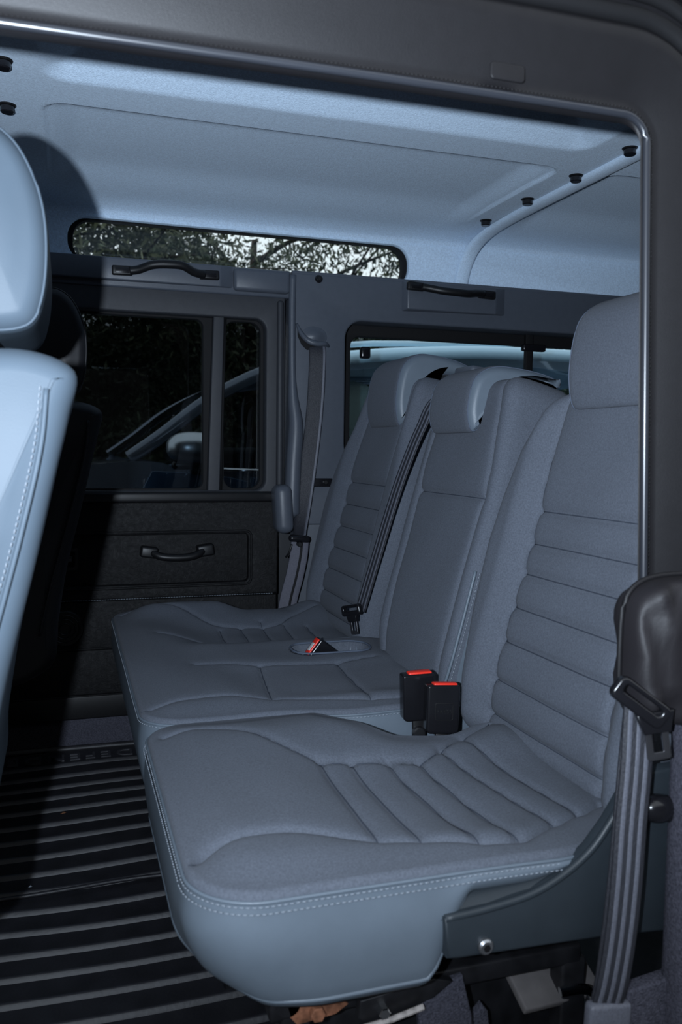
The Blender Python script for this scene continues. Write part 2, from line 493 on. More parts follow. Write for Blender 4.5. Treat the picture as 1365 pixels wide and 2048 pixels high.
# raised ridge on the front edge of the pillar, turning in low down
rp = smooth_path([(0.601, FY - 0.002, 1.31), (0.600, FY - 0.002, 1.20), (0.603, FY - 0.002, 1.0), (0.612, FY - 0.006, 0.90), (0.606, FY - 0.010, 0.80), (0.602, FY - 0.012, 0.70), (0.602, FY - 0.01, 0.64)], 8)
rr_ = [0.010 + 0.012 * float(sm(1.31 - p[2], 0.25, 0.45)) for p in rp]; rr_[-1] = 0.006; rr_[-2] = 0.013
ob('pillar_ridge', *tube(rp, rr_, 14), TRIM, pil)
# hooded slot the seat belt comes out of
V = []; F = []
hp = smooth_path([(0.613, FY - 0.004, 1.178), (0.622, FY - 0.020, 1.150), (0.640, FY - 0.030, 1.130), (0.665, FY - 0.032, 1.123), (0.690, FY - 0.026, 1.124), (0.704, FY - 0.008, 1.120)], 6)
ob('belt_slot_lip', *tube(hp, [0.0035 + 0.0045 * math.sin(math.pi * i / (len(hp) - 1)) for i in range(len(hp))], 10), TRIM, pil)
V, F = plate([[(0.616, 1.170), (0.628, 1.145), (0.648, 1.130), (0.668, 1.126), (0.662, 1.112), (0.644, 1.108), (0.628, 1.122), (0.617, 1.145)]], FY - 0.002, 0.01, 0.001)
flat_ob('slot_opening', (V, F), RUB, pil)
# smooth swelling above the slot (shoulder of the hood)
def bulge(cx, cz, rx, rz, h, y, n=16, m=28):
    V = [(cx, y - h, cz)]; F = []
    for i in range(1, n + 1):
        q = i / n
        for k in range(m):
            a = 2 * math.pi * k / m; V.append((cx + rx * q * math.cos(a), y - h * math.cos(q * math.pi / 2) ** 1.5 + (0.002 if i == n else 0), cz + rz * q * math.sin(a)))
    for k in range(m): F.append((0, 1 + k, 1 + (k + 1) % m))
    for i in range(n - 1):
        for k in range(m):
            a = 1 + i * m + k; b = 1 + i * m + (k + 1) % m; F.append((a, a + m, b + m, b))
    return V, F
ob('slot_hood', *bulge(0.664, 1.146, 0.040, 0.030, 0.012, FY), TRIM, pil)
V, F = plate([rrect(0.62, 1.95, 0.30, 0.63, 0.02)], FY + 0.02, 0.06, 0.004)
flat_ob('trim_3', (V, F), TRIM).__setitem__('kind', 'structure')
# dark catch recessed in the quarter panel
lt = root('panel_latch', (0.685, FY, 0.73)); tag(lt, 'small black latch plate set low in the grey panel behind the far belt', 'latch')
flat_ob('base_plate', plate([rrect(0.655, 0.722, 0.728, 0.752, 0.004)], FY - 0.006, 0.008, 0.002), GLOSSBLK, lt)
flat_ob('catch', cyl((0.700, FY - 0.012, 0.741), (0.700, FY - 0.004, 0.741), 0.006, bev=0.001), BLK, lt)
# screw at the top of the pillar
scw = root('trim_screw', (0.676, FY, 1.305)); tag(scw, 'black round trim screw at the top of the far pillar', 'screw')
flat_ob('head', cyl((0.676, FY - 0.006, 1.305), (0.676, FY + 0.004, 1.305), 0.011, bev=0.003), GLOSSBLK, scw)
flat_ob('cap', cyl((0.676, FY - 0.009, 1.305), (0.676, FY - 0.004, 1.305), 0.005, bev=0.001), BLK, scw)

# ---- upper rails carrying the grab handles
def rail(name, x0, x1, z0, z1, y, pad, padm):
    r = flat_ob(name, rbox(((x0 + x1) / 2, y + 0.05, (z0 + z1) / 2), (x1 - x0, 0.10, z1 - z0), 0.006), TRIM)
    tag(r, kind='structure')
    return r
r1 = rail('trim_4', -1.1, 0.597, 1.247, 1.322, FY + 0.004, None, None)
# raised handle housing with bevelled end
def housing(x0, x1, z0, z1, xe, y, h):
    V = [(x0, y - h, z0), (x1, y - h, z0), (x1, y - h, z1), (x0, y - h, z1),
         (x0 - 0.012, y, z0 - 0.004), (xe, y, z0 + 0.002), (xe, y, z1 + 0.004), (x0 - 0.012, y, z1 + 0.004)]
    F = [(0, 1, 2, 3), (0, 4, 5, 1), (1, 5, 6, 2), (2, 6, 7, 3), (3, 7, 4, 0)]
    me = mesh_from('h', V, F); bm = bmesh.new(); bm.from_mesh(me); bpy.data.meshes.remove(me)
    bmesh.ops.recalc_face_normals(bm, faces=bm.faces)
    ed = [e for e in bm.edges if len(e.link_faces) == 2]
    bmesh.ops.bevel(bm, geom=ed, offset=0.004, segments=3, profile=0.5, affect='EDGES')
    return bm_vf(bm)
flat_ob('handle_housing', housing(-0.30, 0.400, 1.262, 1.318, 0.437, FY + 0.005, 0.020), TRIM, r1, 60)
flat_ob('rail_swelling', rbox((0.515, FY + 0.004, 1.288), (0.158, 0.03, 0.062), 0.012), TRIM, r1, 60)
r2 = rail('trim_5', 0.60, 2.6, 1.20, 1.325, FY + 0.002, None, None)
flat_ob('handle_housing', housing(0.935, 1.215, 1.236, 1.314, 1.262, FY + 0.004, 0.026), TRIM, r2, 60)

def grab_handle(x0, x1, z0, z1, y, bow_z, label):
    g = root('grab_handle', ((x0 + x1) / 2, y, min(z0, z1) - 0.01))
    tag(g, label, 'handle', 'black moulded grab handles on the far roof rail')
    L = x1 - x0
    def P(t, dy, dz): return (x0 + L * t, y - dy, z0 + (z1 - z0) * t + dz)
    pts = [P(0.16, 0.010, 0), P(0.24, 0.016, 0.003 * (1 if bow_z > 0 else -1)), P(0.36, 0.030, bow_z * 0.85), P(0.5, 0.036, bow_z), P(0.64, 0.034, bow_z * 0.9), P(0.76, 0.020, 0.002 * (1 if bow_z > 0 else -1)), P(0.86, 0.010, 0)]
    sp = smooth_path(pts, 7)
    ob('grip', *tube(sp, 0.0100, 12, flat=(1.0, 1.1)), BLK, g)
    ang = math.atan2(z1 - z0, L)
    for t in (0.09, 0.91):
        c = P(t, 0.006, 0)
        f = flat_ob('end_cap', rbox(c, (L * 0.19, 0.016, 0.024), 0.004, (0, -ang, 0)), BLK, g, 60)
        c2 = P(t, 0.014, 0)
        flat_ob('cap_inset', rbox(c2, (L * 0.13, 0.003, 0.014), 0.001, (0, -ang, 0)), GLOSSBLK, f, 60)
    return g
grab_handle(0.120, 0.392, 1.283, 1.289, FY - 0.020, 0.016, 'black curved grab handle above the far door window')
grab_handle(0.930, 1.205, 1.300, 1.289, FY - 0.024, -0.010, 'black curved grab handle above the rear side window')

# ---- far door
d1 = root('door_1', (0.25, 2.35, 0.06)); tag(d1, kind='structure')
flat_ob('window_surround', plate([[(-1.0, 0.69), (0.585, 0.69), (0.585, 1.262), (-1.0, 1.262)],
      rrect(-0.62, 0.530, 0.718, 1.187, 0.03, 8)], FY + 0.01, 0.04, 0.006), DTRIM, d1)
flat_ob('window_channel', plate([[(-0.66, 0.70), (0.545, 0.70), (0.545, 1.21), (-0.66, 1.21)],
      rrect(-0.60, 0.362, 0.722, 1.182, 0.02, 8), rrect(0.420, 0.522, 0.722, 1.182, 0.03, 8)], FY + 0.045, 0.02, 0.002), RUB, d1)
dv = flat_ob('window_divider', plate([[(0.371, 0.715), (0.404, 0.715), (0.416, 1.192), (0.387, 1.192)]], FY + 0.02, 0.028, 0.003), DTRIM, d1)
ob('divider_seal', *tube([(0.4085, FY + 0.03, 0.716), (0.4200, FY + 0.03, 1.19)], 0.0035, 8), RUB, dv)
flat_ob('sill_cap', rbox((-0.02, FY + 0.025, 0.700), (1.16, 0.05, 0.030), 0.008), BLK, d1)
w1 = root('window_1', (0.0, FY + 0.06, 0.72)); tag(w1, kind='structure')
flat_ob('glass_pane', plate([rrect(-0.62, 0.367, 0.715, 1.19, 0.01)], FY + 0.058, 0.004, 0.0008), TINT, w1)
flat_ob('glass_pane', plate([rrect(0.414, 0.53, 0.715, 1.19, 0.01)], FY + 0.058, 0.004, 0.0008), TINT, w1)
# lower door card : upper board with sunken pull pocket
DY = 2.35
pocket = rrect(-0.62, 0.487, 0.462, 0.596, 0.012, 6)
flat_ob('door_card', plate([[(-1.0, 0.424), (0.572, 0.424), (0.572, 0.688), (-1.0, 0.688)], pocket], DY, 0.03, 0.005), DOORP, d1)
pk = flat_ob('pull_pocket', rbox((-0.06, DY + 0.028, 0.529), (1.12, 0.02, 0.145), 0.002), DOORP, d1)
ob('pocket_rim', *tube([(p[0], DY - 0.001, p[1]) for p in rrect(-0.628, 0.495, 0.454, 0.604, 0.016, 6)], 0.0035, 8, closed=True), DOORP, pk)
flat_ob('door_card_lower', rbox((-0.21, DY + 0.014, 0.357), (1.56, 0.026, 0.130), 0.004), DOORP, d1)
flat_ob('door_card_lower', rbox((-0.21, DY + 0.014, 0.229), (1.56, 0.026, 0.122), 0.004), DOORP, d1)
flat_ob('kick_panel', rbox((-0.21, DY + 0.016, 0.134), (1.56, 0.026, 0.064), 0.004), BLK, d1)
for z in (0.424, 0.293, 0.1665):
    k = ob('seam_stitching', *dashes([(-0.3, DY - 0.003 if z > .4 else DY, z + 0.001), (0.56, DY - 0.003 if z > .4 else DY, z + 0.001)], 0.007, 0.005, 0.0007), STITCH, d1)
    k['kind'] = 'stuff'
    ob('edge_piping', *tube([(-0.9, DY + 0.001, z), (0.57, DY + 0.001, z)], 0.003, 8), DOORP, d1)
# speaker grille in the lower card
sp_ = flat_ob('speaker_grille', cyl((-0.005, DY - 0.006, 0.352), (-0.005, DY + 0.004, 0.352), 0.048, bev=0.003, n=36), BLK, d1)
for r in (0.037, 0.026, 0.015):
    ob('grille_ring', *tube([(-0.005 + r * math.cos(a), DY - 0.008, 0.352 + r * math.sin(a)) for a in np.linspace(0, 2 * math.pi, 28, endpoint=False)], 0.0022, 6, closed=True), GLOSSBLK, sp_)
# release latch bezel
lb = flat_ob('release_bezel', plate([rrect(-0.03, 0.03, 0.505, 0.565, 0.006), rrect(-0.02, 0.02, 0.515, 0.555, 0.004)], DY + 0.005, 0.012, 0.002), BLK, d1)
flat_ob('release_lever', rbox((0, DY + 0.010, 0.535), (0.032, 0.010, 0.018), 0.003), GLOSSBLK, lb)
# pull handle
ph = flat_ob('pull_handle', join([rbox((0.213, DY - 0.004, 0.551), (0.046, 0.036, 0.030), 0.006, (0, 0.15, 0)), rbox((0.365, DY - 0.004, 0.553), (0.046, 0.036, 0.032), 0.006, (0, -0.15, 0))]), BLK, d1, 60)
gp = smooth_path([(0.222, DY - 0.014, 0.550), (0.240, DY - 0.024, 0.541), (0.27, DY - 0.028, 0.537), (0.31, DY - 0.028, 0.537), (0.338, DY - 0.024, 0.542), (0.357, DY - 0.014, 0.552)], 6)
ob('grip', *tube(gp, 0.0105, 12), BLK, ph)
# carpeted sill under the door
o = flat_ob('baseboard_far', rbox((0.0, 2.408, 0.055), (2.2, 0.03, 0.12), 0.008), CARPET); tag(o, kind='structure')
# sealing bulb at the foot of the pillar
bl = flat_ob('trim_6', rbox((0.572, FY - 0.02, 0.668), (0.050, 0.075, 0.135), 0.022, (0, -0.06, 0), 6), TRIM, None, 70); tag(bl, kind='structure')
flat_ob('door_seal', rbox((0.569, FY + 0.012, 0.96), (0.018, 0.03, 0.56), 0.008), DTRIM, bl)
# ---- rear side window
w2 = root('window_2', (1.27, FY + 0.09, 0.8)); tag(w2, kind='structure')
flat_ob('window_frame', plate([rrect(0.74, 1.82, 0.78, 1.215, 0.05), rrect(0.800, 1.78, 0.84, 1.165, 0.03)], FY + 0.085, 0.03, 0.003), RUB, w2)
flat_ob('window_post', rbox((1.385, FY + 0.078, 1.0), (0.026, 0.016, 0.40), 0.003), RUB, w2)
flat_ob('glass_pane', plate([rrect(0.785, 1.80, 0.82, 1.18, 0.02)], FY + 0.10, 0.004, 0.0008), TINT2, w2)
wl = flat_ob('window_catch', rbox((0.842, FY + 0.076, 1.118), (0.030, 0.022, 0.034), 0.006), GLOSSBLK, w2)
wl2 = flat_ob('window_catch', rbox((1.40, FY + 0.074, 1.158), (0.080, 0.02, 0.022), 0.005), GLOSSBLK, w2)
# black rear panel below the quarter window and rear bulkhead
o = flat_ob('wall_back', rbox((2.58, 1.55, 0.72), (0.04, 1.74, 1.56), 0.01), NTRIM); tag(o, kind='structure')
o = flat_ob('wall_front', rbox((-1.42, 1.55, 0.72), (0.04, 1.74, 1.56), 0.01), NTRIM); tag(o, kind='structure')
# outer skin, far side (below and around the windows) and roof skin
V, F = plate([[(-1.44, -0.25), (2.6, -0.25), (2.6, 1.50), (-1.44, 1.50)],
              rrect(-0.66, 0.55, 0.70, 1.21, 0.03), rrect(0.745, 1.815, 0.78, 1.215, 0.04), rrect(-0.008, 1.0, 1.305, 1.452, 0.06, 12)], 2.475, 0.02, 0.002)
sk = flat_ob('wall_outer', (V, F), BODY); tag(sk, kind='structure')
rs = flat_ob('roof_skin', rbox((0.58, 1.56, 1.575), (4.1, 1.86, 0.03), 0.01), BODY, sk)

# ---- near side: door-opening frame (padded trim) with the pillar on the right
NY = 0.79
def frame_sweep():
    path = []
    for x in np.linspace(-1.3, 0.50, 60): path.append((x, 1.1765 + 0.006 * float(sm(np.array(x), -0.3, 0.5)), (0, 1)))
    cx, cz, r = 0.560, 1.1545, 0.028
    for a in np.linspace(90, 0, 12):
        q = math.radians(a); path.append((cx + r * math.cos(q), cz + r * math.sin(q), (math.cos(q), math.sin(q))))
    for z in np.linspace(1.13, 0.60, 40): path.append((0.588 + 0.016 * (1.15 - z) / 0.45, z, (1, 0)))
    # section: (distance outwards, Y)
    sec = [(0.05, NY + 0.04), (0.012, NY + 0.030), (0.002, NY + 0.021), (-0.002, NY + 0.012), (0.000, NY + 0.004), (0.004, NY - 0.001), (0.009, NY + 0.001), (0.013, NY + 0.0035), (0.02, NY + 0.001), (0.04, NY - 0.006), (0.07, NY - 0.013),
           (0.080, NY - 0.016), (0.086, NY - 0.012), (0.094, NY - 0.004), (0.104, NY - 0.004), (0.115, NY - 0.012), (0.125, NY - 0.008), (0.135, NY - 0.004), (0.15, NY - 0.01), (0.26, NY - 0.03)]
    k = len(sec); V = []
    for (x, z, n) in path:
        for (d, y) in sec: V.append((x + n[0] * d, (NY + (y - NY) * (1 - 0.72 * n[0])) if y > NY + 0.005 else y, z + n[1] * d))
    F = [(i * k + j, (i + 1) * k + j, (i + 1) * k + j + 1, i * k + j + 1) for i in range(len(path) - 1) for j in range(k - 1)]
    edge = [(x + n[0] * 0.010, NY - 0.0005, z + n[1] * 0.010) for (x, z, n) in path]
    return V, F, edge, path
V, F, edge, fpath = frame_sweep()
nf = ob('door_2', V, F, NTRIM); tag(nf, kind='structure')
st = ob('seam_stitching', *dashes(edge[25:], 0.0045, 0.0028, 0.0005), NTRIM, nf); st['kind'] = 'stuff'
ob('edge_piping', *tube([(x + n[0] * 0.003, NY - 0.001, z + n[1] * 0.003) for (x, z, n) in fpath], 0.0042, 10), mat('frame_piping', (0.022, 0.024, 0.030), 0.30, 0.6), nf)
# black rubber weather strips outside the trim
for i, (d, y, r) in enumerate(((0.098, NY - 0.010, 0.009), (0.118, NY - 0.014, 0.007), (0.140, NY - 0.016, 0.010))):
    ob('weather_strip', *tube([(x + n[0] * d, y, z + n[1] * d) for (x, z, n) in fpath[:-1]], r, 10), RUB, nf)
# oval embossed patch on the header
flat_ob('label_patch', plate([rrect(0.402, 0.440, 1.197, 1.214, 0.004)], NY - 0.0075, 0.003, 0.0014), NTRIM, nf)
# rounded lower end of the near pillar padding
bm_ = bulge(0, 0, 1, 1, 1, 0)
def lobe(name, c, rx, ry, rz, mtl, parent, n=2.6, rough=0.0, seed=0):
    V = []; F = []; nu, nv = 44, 26; rg = np.random.RandomState(seed)
    for i in range(nv + 1):
        ph = -math.pi / 2 + math.pi * i / nv
        for j in range(nu):
            th = 2 * math.pi * j / nu
            f = lambda v: math.copysign(abs(v) ** (2 / n), v)
            x = rx * f(math.cos(ph)) * f(math.cos(th)); y = ry * f(math.cos(ph)) * f(math.sin(th)); z = rz * f(math.sin(ph))
            y += rough * (math.sin(x * 170 + z * 40 + seed) + 0.6 * math.sin(x * 90 - z * 110))
            V.append((c[0] + x, c[1] + y, c[2] + z))
    for i in range(nv):
        for j in range(nu):
            a = i * nu + j; b = i * nu + (j + 1) % nu; F.append((a, b, b + nu, a + nu))
    return ob(name, V, F, mtl, parent)
lobe('pillar_end_padding', (0.652, NY - 0.035, 0.622), 0.092, 0.036, 0.078, mat('padding_vinyl', (0.014, 0.0125, 0.0145), 0.55, 0.3, bump=0.1, bscale=300), nf, 4.2, 0.0045, 1)
ob('padding_piping', *tube([(0.652 + 0.094 * math.copysign(abs(math.cos(a)) ** 0.48, math.cos(a)), NY - 0.030, 0.622 + 0.080 * math.copysign(abs(math.sin(a)) ** 0.48, math.sin(a))) for a in np.linspace(0, 2 * math.pi, 60, endpoint=False)], 0.003, 8, closed=True), NTRIM, nf)
# near outer body side: around the opening
V, F = plate([[(-1.44, -0.25), (2.6, -0.25), (2.6, 1.56), (-1.44, 1.56)],
              rrect(-0.95, 0.86, 0.06, 1.42, 0.05)], NY - 0.045, 0.02, 0.003)
o = flat_ob('wall_near', (V, F), BODY); tag(o, kind='structure')
# carpeted quarter to the right of the bench, seen low right
o = flat_ob('baseboard_near', rbox((0.80, 0.735, 0.30), (0.36, 0.05, 0.50), 0.015), CARPET); tag(o, kind='structure')
o2 = flat_ob('carpet_flap', plate([[(0.560, -0.02), (0.66, -0.02), (0.66, 0.262), (0.572, 0.252), (0.563, 0.20)]], 0.742, 0.02, 0.004), CARPET, o)

# ---- headliner clips
def clip(x, y, z, label):
    c = root('headliner_clip', (x, y, z - 0.016)); tag(c, label, 'clip', 'black round clips along the headliner edges')
    flat_ob('washer', cyl((x, y, z - 0.004), (x, y, z + 0.002), 0.017, bev=0.002, n=24), BLK, c)
    flat_ob('cap', cyl((x, y, z - 0.016), (x, y, z - 0.003), 0.013, bev=0.002, n=24), GLOSSBLK, c)
clip(1.163, 1.61, 1.487, 'black headliner clip nearest the pillar on the right')
clip(1.158, 1.807, 1.487, 'second black headliner clip from the right pillar along the roof seam')
clip(1.148, 2.013, 1.487, 'third black headliner clip from the right pillar along the roof seam')
clip(1.143, 2.235, 1.487, 'lowest and farthest black headliner clip beside the curved roof bow')
clip(-0.094, 1.612, 1.487, 'upper black headliner clip at the left edge, touching the frame edge')
clip(-0.099, 1.815, 1.487, 'lower black headliner clip at the left edge above the front headrest')
#PART2
# ================================================================== REAR BENCH
def corner(x, x0, r):
    """how far a rounded corner of radius r pulls the edge in at x"""
    q = np.clip(x - x0, 0, r); return r - math.sqrt(max(r * r - (r - q) ** 2, 0))
XF = 0.112; XR = 0.690
mp_top = lambda s, t, h: (s, t, 0.402 + h)
def dish(S, T, c, w, dep):
    return -dep * sm(S, 0.24, 0.36) * np.exp(-np.abs((T - c) / w) ** 4)

# ---------------- single seat, near the open door
near = root('rear_seat', (0.38, 1.06, 0.0))
tag(near, 'single rear seat nearest the open door, ribbed blue-grey fabric with vinyl sides', 'seat')
def n_lo(x): return 0.782 + corner(x, XF, 0.075) + 0.030 * float(sm(np.array(x), 0.50, 0.63))
def n_hi(x):
    x_ = np.array(x)
    return 1.325 - corner(x, XF, 0.06) - 0.150 * float(sm(x_, 0.38, 0.475)) + 0.035 * float(sm(x_, 0.55, 0.63))
N1 = smooth_path([(0.112, 0.858), (0.16, 0.893), (0.218, 0.901), (0.264, 0.888), (0.303, 0.872), (0.36, 0.852), (0.431, 0.828), (0.483, 0.824), (0.549, 0.858), (0.591, 0.876), (0.64, 0.90)], 4)
N2 = smooth_path([(0.135, 1.262), (0.189, 1.266), (0.244, 1.232), (0.287, 1.165), (0.328, 1.108), (0.37, 1.098), (0.424, 1.086), (0.467, 1.078), (0.515, 1.110), (0.57, 1.155), (0.64, 1.20)], 4)
ribsX = (0.330, 0.374, 0.428, 0.480, 0.530, 0.588)
nr = [((0.330, 1.105), (0.329, 0.865)), ((0.373, 1.098), (0.374, 0.850)), ((0.424, 1.086), (0.435, 0.828)), ((0.467, 1.078), (0.483, 0.826)), ((0.515, 1.11), (0.549, 0.858)), ((0.570, 1.155), (0.596, 0.878))]
def nearH(S, T, d):
    H = 0.010 * sm(d, 0, 0.07) + dish(S, T, 0.97, 0.13, 0.016)
    H = H + 0.010 * np.exp(-((T - 1.21) / 0.06) ** 2) * sm(S, 0.15, 0.3) * (1 - sm(S, 0.42, 0.55))
    H = H - 0.004 * np.exp(-((S - 0.58) / 0.1) ** 2)
    return H + 0.0012 * np.sin(S * 31 + T * 17) * sm(d, 0, .05)
CR = [(N1, 0.012, 0.009), (N2, 0.008, 0.008)] + [(l, 0.0085, 0.0085) for l in nr]
V, F, lp = sheet(XF, XR, n_lo, n_hi, nearH, mp_top, 150, 150, 0.008, CR)
cu = ob('cushion', V, F, FAB, near); seam_shade_lines(cu)
def skirt(Vl, loop, c, zb, tuck, bulgeo=0.006, nring=12):
    P = np.array([Vl[i] for i in loop]); Q_ = np.vstack([P, P[:1]])
    L_ = np.concatenate([[0], np.cumsum(np.linalg.norm(np.diff(Q_, axis=0), axis=1))])
    u_ = np.linspace(0, L_[-1], 481)[:-1]; P = np.stack([np.interp(u_, L_, Q_[:, k]) for k in range(3)], 1); n = len(P)
    C0 = np.array(c)
    # outward direction from neighbours
    T_ = np.roll(P, -3, 0) - np.roll(P, 3, 0); N_ = np.stack([T_[:, 1], -T_[:, 0]], 1); N_ /= np.linalg.norm(N_, axis=1)[:, None] + 1e-9
    s = np.sign(((P[:, :2] - C0) * N_).sum(1).mean()); N_ *= s
    for _ in range(6): N_ = (np.roll(N_, 1, 0) + N_ + np.roll(N_, -1, 0)) / 3
    N_ /= np.linalg.norm(N_, axis=1)[:, None]
    rs = []
    for k in range(nring + 1):
        q = k / nring
        R_ = P.copy()
        zbv = np.array([zb(p[0], p[1]) for p in P]); tk = np.array([tuck(p[0], p[1]) for p in P])
        off = bulgeo * math.sin(min(q * 2.2, 1) * math.pi / 2) - tk * max(0, (q - 0.25) / 0.75) ** 2.0 - 0.012 * max(0, (q - 0.86) / 0.14) ** 2
        R_[:, :2] += N_ * np.array(off)[:, None] if hasattr(off, '__len__') else N_ * off
        R_[:, 2] = P[:, 2] * (1 - q) + zbv * q
        rs.append(R_)
    return rs, N_, P
def zb_n(x, y):
    b = 0.264
    if y < 1.0: b += 0.102 * float(sm(np.array(x), 0.352, 0.405)) + 0.022 * float(sm(np.array(x), 0.46, 0.58))
    return b + 0.02 * float(sm(np.array(0.20 - x), 0, 0.08)) * float(sm(np.array(0.95 - y), 0, 0.12))
rs_, NN, PP = skirt(V, lp, (0.38, 1.05), zb_n, lambda x, y: 0.012 + 0.022 * float(sm(np.array(0.25 - x), 0, 0.1)) * float(sm(np.array(0.98 - y), 0, 0.15)))
Vs, Fs = rings(rs_, True)
sk1 = ob('skirt', Vs, Fs, VIN, near); tag(sk1, 'smooth blue-grey vinyl skirt')
# piping and a double row of stitches round the top edge, and the hem
edgeP = [tuple(p + np.array([n[0] * 0.0015, n[1] * 0.0015, -0.001])) for p, n in zip(PP, NN)]
ob('piping', *tube(edgeP[::2], 0.0022, 8, closed=True), VIN, sk1)
vis = [p for p in edgeP if p[1] < 1.0 or p[0] < 0.16]
def segs(pts, gap=0.05):
    out = [[pts[0]]]
    for p in pts[1:]:
        if np.linalg.norm(np.array(p) - np.array(out[-1][-1])) > gap: out.append([])
        out[-1].append(p)
    return [s for s in out if len(s) > 2]
for dz, of in ((-0.0035, 0.0022), (-0.0095, 0.0042)):
    pp = [tuple(np.array(p) + np.array([n[0] * of, n[1] * of, dz])) for p, n in zip(edgeP, NN) if p[1] < 1.0 or p[0] < 0.16]
    o = ob('stitching', *join([dashes(s, 0.0062, 0.0040, 0.0007) for s in segs(pp)]), STITCH, sk1); o['kind'] = 'stuff'
hem = [tuple(p + np.array([n[0] * 0.002, n[1] * 0.002, 0.006])) for p, n in zip(rs_[-2], NN)]
ob('hem_piping', *tube(hem[::2], 0.0028, 8, closed=True), VIN, sk1)

# ---------------- backrests
TH = math.atan(0.246); CU, SU = math.cos(TH), math.sin(TH)
def back_map(ox, oz=0.37, yc=0.0):
    # s up the backrest, t across, h out of the face (towards the front)
    return lambda s, t, h: (ox + s * SU - h * CU, yc + t, oz + s * CU + h * SU)
def interp(tab):
    a = np.array(tab, float)
    return lambda s: float(np.interp(s, a[:, 0], a[:, 1]))
def backrest(parent, yc, ox, wt, panel, ribs, height, bol, name='backrest', shift=lambda s: 0.0, extra=(), narrow=False):
    # wt: table s->half width; panel: table s->half width of the centre panel
    wf = interp(wt); pf = interp(panel)
    def w(s):
        pass
        return wf(s) - corner(height - s + 0.0, 0.0, 0.045) * 0.9 - corner(s, 0.0, 0.03)
    def H(S, T, d):
        P_ = np.interp(S, np.array(panel)[:, 0], np.array(panel)[:, 1])
        c = np.array([[shift(v) for v in row] for row in S[:, :1]])
        u = np.abs(T - c) - P_
        b = bol * sm(u, 0.0, 0.05)
        low = -0.010 * (1 - sm(S, 0, 0.10))
        return b + low + 0.004 * np.exp(-((S - 0.16) / 0.12) ** 2) + 0.0010 * np.sin(S * 23 + T * 29)
    cr = []
    sg = np.linspace(0.015, height - 0.01, 40)
    for sgn in (-1, 1): cr.append(([(s, shift(s) + sgn * pf(s)) for s in sg], 0.0095, 0.008))
    for s in ribs: cr.append(([(s, shift(s) - pf(s)), (s, shift(s) + pf(s))], 0.0100, 0.0095))
    cr += list(extra)
    mpf = back_map(ox, 0.37, yc)
    V, F, lp = sheet(0.0, height, lambda s: shift(s) - w(s), lambda s: shift(s) + w(s), H, mpf, 150, 120, 0.034, cr)
    b = ob(name, V, F, FAB, parent); seam_shade_lines(b)
    P = np.array([V[i] for i in lp]); C = P.mean(0)
    nrm = np.array([CU, 0, -SU])
    rr = []
    for q, sh in ((0, 1.0), (0.012, 1.004), (0.045, 1.003), (0.085, 0.998), (0.110, 0.98), (0.120, 0.92)):
        rr.append(C + (P - C) * sh + nrm * q)
    Vb, Fb = rings(rr, True)
    bs = ob('back_shell', Vb, Fb, FAB, b)
    bs.data.materials.append(VIN)
    for pl_ in bs.data.polygons:
        if narrow and pl_.center.z + WL[bs.name].z < 0.60 + 0.10 * pl_.center.x: pl_.material_index = 1
    return b, w, pf, mpf
WN = [(0, .225), (.10, .235), (.20, .252), (.32, .255), (.40, .245), (.48, .225), (.54, .19), (.62, .155)]
PN = [(0, .155), (.10, .150), (.3, .145), (.45, .140), (.62, .13)]
bn, wn, pn, mn = backrest(near, 1.068, 0.630, WN, PN, [0.380, 0.326, 0.276, 0.220, 0.163, 0.100, 0.045], 0.585, 0.020)

